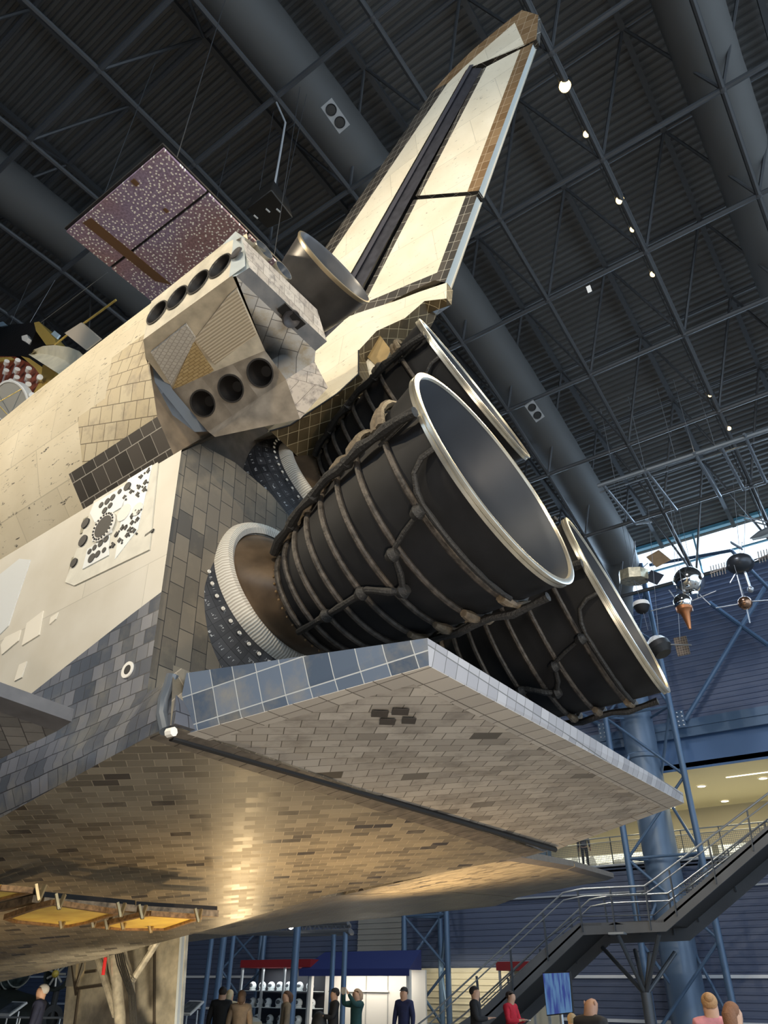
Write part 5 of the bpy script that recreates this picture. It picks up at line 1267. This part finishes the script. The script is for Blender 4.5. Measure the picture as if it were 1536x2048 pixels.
# round drum end with rim at the bottom
c = lo(Q(22, 806, 14.2)); ax_ = V((.15, -.75, -.65)).normalized()
m = MB(); m.lathe([(-.25, .56), (0, .60), (.02, .58), (.02, .54)], c, ax_, 40, 0); m.build('drum_rim', [M_white], t)
m = MB(); m.lathe([(.0, .56), (.0, 0)], c, ax_, 40, 0); m.build('drum_face', [mat('grey drum face', (.40, .38, .33), .5)], t)
for a in (0.5, 2.6, 4.4):
    u_ = ax_.orthogonal().normalized(); w__ = ax_.cross(u_); m = MB(); m.tube(c+(u_*cos(a)+w__*sin(a))*.55, c+ax_*.45, .012, 5); m.build('feed_strut', [M_goldf], t)
# cream sector reflector, square paddle on a gold boom
m = MB(); rows = []
for i in range(7):
    tt_ = i/6; a = lerp(V((57, 709, 0)), V((118, 748, 0)), tt_); top_ = [(57, 709), (68, 699), (86, 692), (108, 690), (135, 694), (155, 702), (168, 715)][i]
    rows.append([lo(Q(a.x, a.y, 14.2)), lo(Q(lerp(a.x, top_[0], .5), lerp(a.y, top_[1], .5), 14.55)), lo(Q(top_[0], top_[1], 14.2))])
m.grid(rows); m.grid([[p+V((0, .04, .03)) for p in r] for r in rows][::-1]); m.build('reflector', [mat('cream reflector', (.72, .66, .50), .45, var=(4, .12))], t)
m = MB(); A = [lo(Q(*p, 14.6)) for p in ((129, 666), (162, 645), (200, 678), (172, 700))]; m.hull2(A, [p+V((0, .05, .04)) for p in A], 0); m.build('square_paddle', [mat('cream paddle', (.62, .52, .40), .5)], t)
m = MB(); m.path([lo(Q(110, 690, 14.8)), lo(Q(132, 672, 14.8)), lo(Q(166, 648, 14.8)), lo(Q(198, 625, 14.7)), lo(Q(232, 600, 14.7))], .03, 8); m.build('boom', [M_goldf], t)
hang(t, lo, [(Q(60, 645, 16), Q(110, 560, 16)), (Q(20, 650, 16.5), Q(60, 560, 16.5)), (Q(82, 645, 16), Q(215, 545, 15))])
t = thing('cream_fairing', 'rounded cream nose of a craft low at the left edge below the antenna drum', 'model aircraft', Q(-15, 895, 16)); m = MB(); m.ball((0, 0, 0), .62, 24, sc=(.9, .9, 1.3)); m.build('nose', [mat('cream nose shell', (.62, .48, .28), .5)], t)
m = MB(); m.ring((0, 0, .25), (0, 0, 1), .54, .02, 32, 6); m.build('seam', [M_dark], t)

# ================================================================== GROUND LEVEL
YK = 30.0
def K(px, py, y=YK): return at(px, py, 1, y)
def aabox(x0, x1, y0, y1, z0, z1): return ((x0+x1)/2, (y0+y1)/2, (z0+z1)/2), (x1-x0, y1-y0, z1-z0)
kc = thing('display_case', 'glass display case with a dark red header full of white helmets', 'display case', (-28.2, 30.6, 0)); lo = local(kc)
def kb(nm, x0, x1, y0, y1, z0, z1, m_, par=kc, f=lo):
    m = MB(); c, d = aabox(x0, x1, y0, y1, z0, z1); m.box(f(c), d); return m.build(nm, [m_], par)
M_red = mat('dark red header', (.22, .014, .018), .5); M_alum = mat('silver case post', (.6, .62, .62), .3, .6)
kb('header', -30.5, -25.95, 30.0, 31.4, 2.70, 3.02, M_red)
for x in (-30.4, -29.0, -27.6, -26.05): kb('case_post', x-.05, x+.05, 30.05, 30.15, 0, 2.7, M_alum)
for z in (.45, 1.1, 1.75): kb('shelf', -30.4, -26.05, 30.1, 31.2, z, z+.03, mat('glass shelf', (.5, .55, .55), .2))
kb('case_back', -30.4, -26.05, 31.25, 31.3, 0, 2.7, mat('dark case back', (.02, .02, .025), .6))
kb('case_base', -30.4, -26.05, 30.1, 31.25, 0, .3, M_dark)
m = MB(); m.face([lo(p) for p in ((-30.4, 30.08, .3), (-26.05, 30.08, .3), (-26.05, 30.08, 2.7), (-30.4, 30.08, 2.7))]); m.build('glass_front', [M_glass], kc)
light('case_lamp', 'AREA', (-28.2, 30.5, 2.65), (-28.2, 30.6, 0), 45, (.9, .97, 1), 3.5, .6)
random.seed(11)
ORD = ('leftmost', 'second from the left', 'third from the left', 'in the centre', 'third from the right', 'second from the right', 'rightmost')
hx = thing('helmet', 'white globe helmet in the red topped case, top shelf, leftmost', 'helmet', (-30.1, 30.6, 1.78), 0, 'white helmets in the red topped case')
m = MB(); m.ball((0, 0, .19), .18, 16); m.lathe([(0, .15), (.05, .16), (.06, .12)], (0, 0, 0), (0, 0, 1), 20); m.build('shell', [mat('white helmet shell', (.75, .77, .76), .3)], hx)
m = MB(); m.ball((0, -.06, .2), .145, 14, sc=(1, .95, .8)); m.build('visor', [mat('dark visor', (.10, .11, .12), .15, .3)], hx)
def dup(root, loc, rz=0, label=None):
    r = root.copy(); S.collection.objects.link(r); r.location = loc; r.rotation_euler = (0, 0, rz)
    if label: r['label'] = label
    for ch in list(root.children):
        c = ch.copy(); S.collection.objects.link(c); c.parent = r
    return r
for zi, z in enumerate((1.78, 1.13, .48)):
    for k in range(7):
        if zi == 0 and k == 0: continue
        dup(hx, (-30.1+k*.6+random.uniform(-.08, .08), 30.5+random.uniform(0, .3), z), random.uniform(-.5, .5), 'white globe helmet in the red topped case, %s shelf, %s' % (('top', 'middle', 'bottom')[zi], ORD[k]))
aw = thing('awning_booth', 'white walled booth under a dark blue awning beside the red topped case', 'booth', (-23.1, 30.6, 0)); lo = local(aw)
m = MB(); m.hull2([lo(p) for p in ((-26.5, 29.9, 2.62), (-26.1, 31.2, 3.35), (-26.1, 31.2, 2.6), (-26.5, 29.9, 2.58))][::-1], [lo(p) for p in ((-20.35, 29.9, 2.62), (-20.6, 31.2, 3.35), (-20.6, 31.2, 2.6), (-20.35, 29.9, 2.58))][::-1], 0); m.build('awning', [mat('navy awning cloth', (.015, .026, .13), .7)], aw)
kb('valance', -26.5, -20.35, 29.86, 29.9, 2.35, 2.62, mat('navy awning cloth', (.015, .026, .13), .7), aw, lo)
kb('back_wall', -26.0, -20.4, 31.2, 31.3, 0, 2.6, mat('white booth wall', (.78, .74, .66), .5), aw, lo)
for x in (-25.9, -20.5): kb('booth_post', x-.08, x+.08, 30.0, 30.16, 0, 2.6, M_white, aw, lo)
for x in (-24.8, -23.6, -22.4, -21.3): kb('wall_seam', x, x+.03, 31.17, 31.2, 0, 2.6, mat('grey seam', (.4, .39, .36), .5), aw, lo)
kb('wall_rail', -25, -22.3, 31.1, 31.2, 1.78, 1.84, M_white, aw, lo)
light('booth_lamp', 'AREA', (-23.2, 30.3, 2.5), (-23.2, 31.2, 0), 75, (1, .92, .8), 4.5, .6)
k2 = thing('display_case', 'second glass display case with a red header behind the lower stair flight', 'display case', (-15.6, 31, 0)); lo = local(k2)
kb('header', -16.6, -14.4, 30.6, 31.6, 2.55, 2.85, M_red, k2, lo)
for x in (-16.5, -15.9, -15.1, -14.5): kb('case_post', x-.04, x+.04, 30.65, 30.73, 0, 2.55, M_alum, k2, lo)
kb('case_back', -16.5, -14.5, 31.5, 31.55, 0, 2.55, mat('cream case back', (.55, .50, .38), .6), k2, lo)
bw = thing('lit_slat_wall', 'cream slatted wall glowing behind the lattice column left of the stairs', 'partition', (-19.5, 33.6, 0)); lo = local(bw)
m = MB(); corr(m, -22.8, -15.5, 0, 2.75, 33.75); 
for i in range(len(m.v)): m.v[i] = lo(m.v[i])
m.build('slats', [mat('cream slats', (.62, .56, .42), .6)], bw)
light('slat_lamp', 'AREA', (-19.2, 32.6, 2.7), (-19.2, 33.8, 1.0), 40, (1, .9, .65), 5, .5)
m = MB(); corr(m, -26.1, -23.4, 2.6, 5.45, 33.72); trim(m, [mat('sunlit siding patch', (.33, .32, .29), .55)])  # patch of sunlight on the wall, built as a paler siding panel

# monitor on a stand
t = thing('monitor', 'portrait screen on a stand showing a blue picture below the stairs', 'monitor', at(1115, 1985, 1, 15.0)); t.location.z = 0; lo = local(t)
def scr(nt, b):
    N = nt.nodes.new; tc = N('ShaderNodeTexCoord'); mp = N('ShaderNodeMapping'); mp.inputs['Scale'].default_value = (9, 1, 1.2); nt.links.new(tc.outputs['Object'], mp.inputs[0]); n = N('ShaderNodeTexNoise'); n.inputs['Scale'].default_value = 1.6; n.inputs['Detail'].default_value = 5
    nt.links.new(mp.outputs[0], n.inputs['Vector']); r = N('ShaderNodeValToRGB'); e = r.color_ramp.elements; e[0].position = .42; e[1].position = .56; e[0].color = (.03, .06, .32, 1); e[1].color = (.12, .27, .52, 1)
    nt.links.new(n.outputs['Fac'], r.inputs[0]); nt.links.new(r.outputs[0], b.inputs['Emission Color']); b.inputs['Emission Strength'].default_value = .55
q = [lo(at(x, y, 1, 15.0)) for x, y in ((1084, 1945), (1139, 1943), (1146, 2026), (1093, 2032))]
m = MB(); m.hull2([p+V((0, .012, 0)) for p in q], [p+V((0, .07, 0)) for p in q], 0); m.build('casing', [M_dark], t)
cc = sum(q, V((0, 0, 0)))/4; q2 = [cc+(p-cc)*.95 for p in q]
m = MB(); m.hull2([p for p in q2], [p+V((0, .02, 0)) for p in q2], 0); m.build('screen', [mat('lit blue screen', (.02, .03, .05), .3, build=scr)], t)
m = MB(); m.tube((0, .08, 0), (0, .08, 1.5), .03, 10); m.tube((-.1, .1, 0), (-.02, .08, 1.4), .02, 8); m.build('stand', [M_rail], t)
m = MB(); m.box((0, .08, .02), (.6, .5, .04)); m.build('stand_foot', [M_dark], t)

# dark green aircraft at the left with glazed nose and radial engine
YA = 24.0
t = thing('old_aircraft', 'dark green aircraft with glazed nose and spoked engine at the lower left edge', 'aircraft', at(20, 1975, 1, YA)); t.location.z = 0; lo = local(t)
M_od = mat('dark olive paint', (.022, .026, .02), .45, var=(2, .3))
m = MB(); c = lo(at(-5, 2030, 1, YA)); m.path([c+V((-6, .6, -.3)), c+V((-2.5, .3, -.1)), c+V((.5, 0, -.05)), c+V((3.2, 0, -.1)), c+V((4.3, 0, -.15))], [1.3, 1.35, 1.15, .85, .4], 28); m.build('hull', [M_od], t)
m = MB(); c2 = lo(at(22, 1942, 1, YA)); m.ball(c2, 1.0, 20, sc=(1.25, .8, .85)); m.build('glazed_canopy', [mat('smoky canopy glass', (.06, .08, .08), .08, .3, var=(3, .8))], t)
for k in range(5):
    m = MB(); m.path([c2+V(((-.8+.4*k), .82*cos(a)*sqrt(max(.05, 1-((-.8+.4*k)/1.3)**2)), .87*sin(a)*sqrt(max(.05, 1-((-.8+.4*k)/1.3)**2)))) for a in [pi*j/12-pi/2 for j in range(-12, 13)]], .03, 6); m.build('canopy_frame', [mat('pale canopy frame', (.30, .32, .30), .4)], t)
m = MB(); A = [lo(at(*p, 1, YA+.5)) for p in ((18, 1893), (58, 1890), (112, 1912), (105, 1935), (60, 1925))]; m.hull2(A, [p+V((0, 2.0, .1)) for p in A], 0); m.build('wing', [mat('dun wing skin', (.30, .26, .19), .5, var=(2, .3))], t)
c3 = lo(at(113, 1948, 1, YA-.4))
m = MB(); m.lathe([(-.9, .52), (-.1, .70), (0, .68), (0, .58), (-.15, .56)], c3, (.35, -.9, 0), 28); m.build('engine_cowl', [M_od], t)
for k in range(9):
    a = 2*pi*k/9; u_ = V((.9, .35, 0)); m = MB(); m.tube(c3, c3+(u_*cos(a)+V((0, 0, 1))*sin(a))*.5, .05, 8); m.build('engine_cylinder', [mat('grey cylinder', (.45, .43, .38), .4, .4)], t)
m = MB(); m.ball(c3+V((.03, -.08, 0)), .16, 14); m.build('hub', [mat('yellow hub', (.5, .36, .05), .4)], t)
m = MB(); m.tube(c3+V((0, .2, -.5)), V((c3.x, c3.y+.2, .6)), .14, 10); m.lathe([(-.15, .3), (-.12, .55), (.12, .55), (.15, .3)], (c3.x, c3.y+.2, .55), (1, 0, 0), 24); m.build('undercarriage', [mat('black tyre', (.02, .02, .02), .7)], t)

# tilted information panels and rope barrier
def lectern(px, py, y, w, label):
    c = at(px, py, 1, y); t = thing('information_panel', label, 'information panel', (c.x, y, 0)); R = Matrix.Rotation(.6, 3, 'X'); z = c.z
    m = MB(); m.box((0, 0, z), (w, .55, .05), R); m.build('board', [mat('light panel frame', (.5, .52, .52), .4)], t)
    m = MB(); m.box((0, -.02, z+.03), (w*.84, .42, .02), R); m.build('panel_face', [mat('dark printed panel', (.06, .07, .08), .35, var=(6, .8))], t)
    for s in (-1, 1): m = MB(); m.tube((s*w*.35, .1, z-.05), (s*w*.4, .15, 0), .025, 8); m.build('leg', [M_rail], t)
    return t
lectern(22, 2018, 14.0, .75, 'slanted grey framed information panel in front of the green aircraft')
lectern(380, 2016, 17.0, .6, 'slanted information panel right of the landing gear door')
bt = thing('barrier_rail', 'low grey barrier rail crossing the lower left corner', 'barrier', at(60, 2040, 1, 12.5)); bt.location.z = 0; lo = local(bt)
p0, p1 = at(-40, 2034, 1, 12.5), at(130, 2036, 1, 12.5)
m = MB(); m.tube(lo(p0), lo(p1), .02, 8); m.build('rail', [M_rail], bt)
for f in (.05, .5, .95): p = lerp(p0, p1, f); m = MB(); m.tube(lo(p), lo((p.x, p.y, 0)), .02, 8); m.build('post', [M_rail], bt)
# tan domed seat back
t = thing('bench_back', 'tan curved seat back at the bottom edge below the people in coats', 'bench', at(481, 2060, 1, 14.0)); t.location.z = 0; z = at(481, 2034, 1, 14.0).z
m = MB(); pr_ = [(-.34, 0), (-.34, z-.22), (-.28, z-.08), (-.14, z-.01), (0, z), (.14, z-.01), (.28, z-.08), (.34, z-.22), (.34, 0)]
m.prism([(x, 0, zz) for x, zz in pr_], (0, .35, 0)); m.build('seat_back', [mat('tan vinyl', (.30, .26, .17), .5)], t)
m = MB(); m.box((0, -.01, z/2), (.02, .02, z*.96)); m.build('seam', [M_dark], t)

# ================================================================== PEOPLE
SKIN = {'a': (.55, .33, .22), 'b': (.40, .22, .14)}
def skin_mesh(name, chains, mat_, par, sub=1):
    vs = []; es = []; rs = []; idx = {}
    for ch in chains:
        pv = None
        for p, r in ch:
            k = tuple(round(c, 4) for c in p)
            if k not in idx: idx[k] = len(vs); vs.append(p); rs.append(r if isinstance(r, tuple) else (r, r))
            if pv is not None and pv != idx[k]: es.append((pv, idx[k]))
            pv = idx[k]
    me = bpy.data.meshes.new(name); me.from_pydata([tuple(v) for v in vs], es, []); me.materials.append(mat_)
    o = bpy.data.objects.new(name, me); S.collection.objects.link(o); o.parent = par
    sk = o.modifiers.new('skin', 'SKIN'); sk.use_smooth_shade = True
    if not me.skin_vertices: 
        return o
    for i, r in enumerate(rs): me.skin_vertices[0].data[i].radius = r
    me.skin_vertices[0].data[0].use_root = True
    s_ = o.modifiers.new('sub', 'SUBSURF'); s_.levels = sub; s_.render_levels = sub
    return o
def person(px, top, d, face, label, top_c, leg_c, hair_c, hair='short', skin='a', armL=None, armR=None, tilt=0, z0=0.0, H_=None, plane=None, coat=False):
    dr = ray(px, top); h_ = sqrt(dr.x**2+dr.y**2); p = CAM + dr*(d/h_)
    if H_ is None: H_ = p.z-z0
    t = thing('person', label, 'person', (p.x, p.y, z0)); k = H_/1.75
    tc = V((CAM.x-p.x, CAM.y-p.y, 0)).normalized(); ang = atan2(tc.y, tc.x)+radians(face); t.rotation_euler = (0, 0, ang-pi/2)   # local +Y is the way they face
    P = lambda x, y, z: (x*k, y*k, z*k)
    hd = lambda x, y, z: (x*k, (y*cos(tilt)-(z-1.52)*sin(-tilt)*-1*-1)*k if tilt else y*k, z*k)
    SK = mat('skin '+skin, SKIN[skin], .55)
    arms = {}
    for s, arm in ((-1, armL), (1, armR)):
        if arm is None: arm = ((.24, .0, 1.16), (.25, .07, .90))
        e_, w_ = arm; arms[s] = (P(s*e_[0], e_[1], e_[2]), P(s*w_[0], w_[1], w_[2]))
    dy = .05*math.sin(tilt)*2
    pel = (P(0, 0, .95), (.115*k, .10*k))
    neck = P(0, dy*.3, 1.50); jaw = P(0, .015+dy, 1.57); hc = P(0, .01+dy, 1.64); ht = P(0, -.005+dy*.8, 1.70)
    ch = [[pel, (P(0, 0, 1.12), (.12*k, .09*k)), (P(0, -.005, 1.30), (.14*k, .09*k)), (P(0, -.01, 1.42), (.10*k, .07*k)), (neck, .07*k), (jaw, (.098*k, .108*k)), (hc, (.115*k, .135*k)), (ht, (.09*k, .105*k))],
          [(hc, (.10*k, .118*k)), (P(0, .10+dy, 1.625), .014*k)]]
    for s in (-1, 1):
        el, wr = arms[s]; sh = P(s*.17, -.01, 1.41); kn = P(s*.10, .02, .50); an = P(s*.11, -.02, .09)
        ch.append([(P(0, -.01, 1.42), (.10*k, .07*k)), (sh, .052*k), (el, .042*k), (wr, .028*k)])
        W = V(wr); D_ = (W-V(el)).normalized(); sd = D_.cross(V((0, 0, 1))); sd = sd.normalized() if sd.length > .1 else V((1, 0, 0))
        pm = W+D_*.06*k; ch.append([(wr, .028*k), (tuple(pm), (.036*k, .016*k))])
        for f in range(4):
            b0 = pm+D_*.03*k+sd*(f-1.5)*.018*k; ch.append([(tuple(pm), (.036*k, .016*k)), (tuple(b0), .010*k), (tuple(b0+D_*(.035+.006*(1 if f in (1, 2) else 0))*k), .009*k), (tuple(b0+D_*.06*k+V((0, 0, -.012*k))), .008*k)])
        ch.append([(wr, .028*k), (tuple(W+D_*.03*k+sd*.04*k), .011*k), (tuple(W+D_*.07*k+sd*.055*k), .010*k)])
        ch.append([pel, (P(s*.09, 0, .88), .082*k), (kn, .056*k), (an, .038*k), (P(s*.11, .10, .04), .035*k), (P(s*.115, .17, .03), .028*k)])
    skin_mesh('body', ch, SK, t)
    TM = mat('cloth %.2f %.2f %.2f' % top_c, top_c, .8, var=(14, .15)); LM = mat('cloth %.2f %.2f %.2f' % leg_c, leg_c, .8, var=(14, .15))
    lowz = .78 if coat else .90
    tp = [[(P(0, 0, lowz), (.18*k, .15*k)), (P(0, 0, 1.0), (.17*k, .14*k)), (P(0, 0, 1.15), (.175*k, .135*k)), (P(0, -.005, 1.32), (.195*k, .13*k)), (P(0, -.01, 1.45), (.15*k, .10*k)), (P(0, -.01, 1.53), (.10*k, .095*k))]]
    for s in (-1, 1):
        el, wr = arms[s]; sh = P(s*.175, -.01, 1.43); W = V(wr); E = V(el)
        tp.append([(P(0, -.01, 1.45), (.15*k, .10*k)), (sh, .085*k), (el, .066*k), (tuple(lerp(E, W, .93)), .045*k)])
    skin_mesh('jacket', tp, TM, t)
    lg = []
    for s in (-1, 1): lg.append([(P(0, 0, .96), (.125*k, .11*k)), (P(s*.09, 0, .86), .095*k), (P(s*.10, .02, .50), .072*k), (P(s*.11, -.02, .12), .058*k)])
    skin_mesh('trousers', lg, LM, t)
    for s in (-1, 1):
        m = MB(); m.path([P(s*.11, -.07, .045), P(s*.11, .05, .045), P(s*.115, .20, .035)], [.045*k, .055*k, .04*k], 10); m.build('shoe', [M_dark], t)
        m = MB(); m.ball(P(s*.03, .085+dy, 1.655), .011*k, 8); m.build('eye', [M_dark], t)
        m = MB(); m.ball(P(s*.077, .0+dy, 1.64), .022*k, 8, sc=(.5, .8, 1.3)); m.build('ear', [SK], t)
    HM = mat('hair %.2f %.2f %.2f' % hair_c, hair_c, .7, bump=(60, .5)); c = P(0, -.015+dy, 1.672)
    if hair != 'bald':
        m = MB(); rows = []
        for i in range(9):
            r_ = []
            for j in range(16):
                fr_ = sin(2*pi*j/16); th = i/8*(radians(66) if fr_ > .3 else radians(132) if fr_ < -.2 else radians(98))
                r_.append(V((c[0]+.094*k*sin(th)*cos(2*pi*j/16), c[1]+.112*k*sin(th)*fr_, c[2]-.015*k+.098*k*cos(th))))
            rows.append(r_)
        m.grid(rows, closed=True)
        if hair in ('long', 'bob'):
            ln = .32 if hair == 'long' else .14
            m.path([P(0, -.06+dy, 1.68), P(0, -.095+dy, 1.62), P(0, -.10, 1.62-ln*.6), P(0, -.09, 1.62-ln)], [.07*k, .085*k, .075*k, .03*k], 12)
        if hair == 'bun': m.ball(P(0, -.10, 1.70), .055*k, 12)
        m.build('hair', [HM], t)
    if hair == 'cap' or hair == 'capdark':
        m = MB(); m.ball(P(0, -.01+dy, 1.70), .095*k, 14, sc=(.95, 1.1, .75)); m.hull2([V(P(-.07, .07+dy, 1.695)), V(P(.07, .07+dy, 1.695)), V(P(.05, .16+dy, 1.68)), V(P(-.05, .16+dy, 1.68))], [V(P(-.07, .07+dy, 1.705)), V(P(.07, .07+dy, 1.705)), V(P(.05, .16+dy, 1.69)), V(P(-.05, .16+dy, 1.69))], 0)
        m.build('cap', [mat('dark cap', (.02, .02, .022), .7)], t)
    return t, P
HOLD = ((.26, .06, 1.15), (.10, .30, 1.18)); RAISE = ((.24, .22, 1.42), (.10, .34, 1.66)); CROSS = ((.25, .08, 1.15), (-.05, .20, 1.18))
person(88, 1968, 18, -100, 'person with white hair in a navy jacket and jeans beside the green aircraft', (.018, .022, .05), (.10, .15, .25), (.5, .48, .45), 'short')
person(447, 1973, 20, 175, 'person in a black jacket seen from behind, left of two people in pale coats', (.012, .012, .013), (.02, .02, .025), (.03, .02, .015))
person(461, 1979, 21.5, 165, 'person with cream hood and coat between the black jacket and the tan jacket', (.62, .55, .38), (.05, .05, .06), (.60, .50, .32), 'bob', coat=True)
person(485, 1980, 19, 180, 'person in a tan jacket seen from behind in front of the display case', (.26, .18, .11), (.05, .05, .06), (.12, .07, .04), 'bob')
person(574, 1981, 22, -80, 'person in a beige and black vest standing at the right end of the glass case', (.20, .16, .11), (.03, .03, .03), (.10, .05, .03), 'bob')
t, P_ = person(670, 1977, 22, -80, 'person in a black shirt and cap hugging a black backpack before the white booth', (.015, .015, .017), (.02, .02, .022), (.03, .02, .02), 'cap', armL=HOLD, armR=HOLD)
m = MB(); c = V((-.42, -.30, 1.05)); pk_o = thing('backpack', 'black backpack held by the person in the cap before the white booth', 'backpack', t.location + t.rotation_euler.to_matrix() @ V((0, .36, 1.02))); m.ball((0, 0, 0), .26, 16, sc=(.75, .75, 1.05)); m.build('bag', [mat('black nylon', (.012, .012, .013), .6)], pk_o)
m = MB(); m.path([V((.1, .15, .2)), V((.15, .24, 0)), V((.1, .17, -.2))], .02, 6); m.build('strap', [mat('black nylon', (.012, .012, .013), .6)], pk_o)
t, P_ = person(714, 1977, 22, -55, 'person in a teal coat raising a phone with both hands', (.012, .06, .065), (.015, .04, .05), (.45, .32, .22), 'bob', armL=RAISE, armR=RAISE, coat=True)
ph = thing('phone', 'pale phone held up by the person in the teal coat', 'phone', t.location + t.rotation_euler.to_matrix() @ V((0, .40, 1.72))); m = MB(); m.box((0, 0, 0), (.20, .02, .13)); m.build('phone_body', [M_white], ph); m = MB(); m.box((0, -.012, 0), (.18, .005, .11)); m.build('phone_screen', [M_dark], ph); ph.rotation_euler = t.rotation_euler
person(808, 1975, 22, -25, 'person in a navy jacket and dark cap looking up beside the lattice column', (.012, .018, .07), (.02, .02, .03), (.05, .03, .02), 'cap', skin='a')
person(949, 1972, 20, 80, 'person in a black jacket with dark hair at the foot of the stairs', (.014, .015, .018), (.02, .02, .02), (.02, .013, .01), armR=HOLD)
t, P_ = person(1019, 1981, 21, 60, 'person in a bright red jacket looking down at a phone', (.50, .012, .03), (.03, .03, .04), (.03, .02, .015), armL=HOLD, armR=HOLD, tilt=.2)
ph = thing('phone', 'white phone in the hands of the person in the red jacket', 'phone', t.location + t.rotation_euler.to_matrix() @ V((0, .42, 1.2)), 0); m = MB(); m.box((0, 0, 0), (.08, .14, .015)); m.build('phone_body', [M_white], ph); m = MB(); m.box((0, 0, .009), (.07, .12, .003)); m.build('phone_screen', [M_dark], ph); ph.rotation_euler = t.rotation_euler
person(1175, 1986, 11.5, 150, 'bald person in a black hoodie seen from behind right of the blue screen', (.016, .015, .016), (.03, .03, .03), (.1, .1, .1), 'bald', skin='b', tilt=.25)
person(1415, 1985, 11.0, 180, 'person with fair hair in a pink jacket seen from behind', (.62, .26, .30), (.05, .06, .09), (.42, .24, .11), 'bun')
person(1461, 2003, 10.6, 150, 'person with long brown hair, black cap and white top beside the pink jacket', (.60, .58, .55), (.1, .1, .12), (.22, .10, .05), 'long')
person(1143, 2026, 14.5, 170, 'child in a bright green shirt under the blue screen', (.10, .55, .12), (.05, .05, .07), (.30, .22, .12))
person(1166, 1681, 36.9, 170, 'person with dark trousers and grey top on the upper walkway', (.10, .10, .11), (.02, .02, .022), (.03, .02, .02), 'long', z0=6.46, H_=1.74)
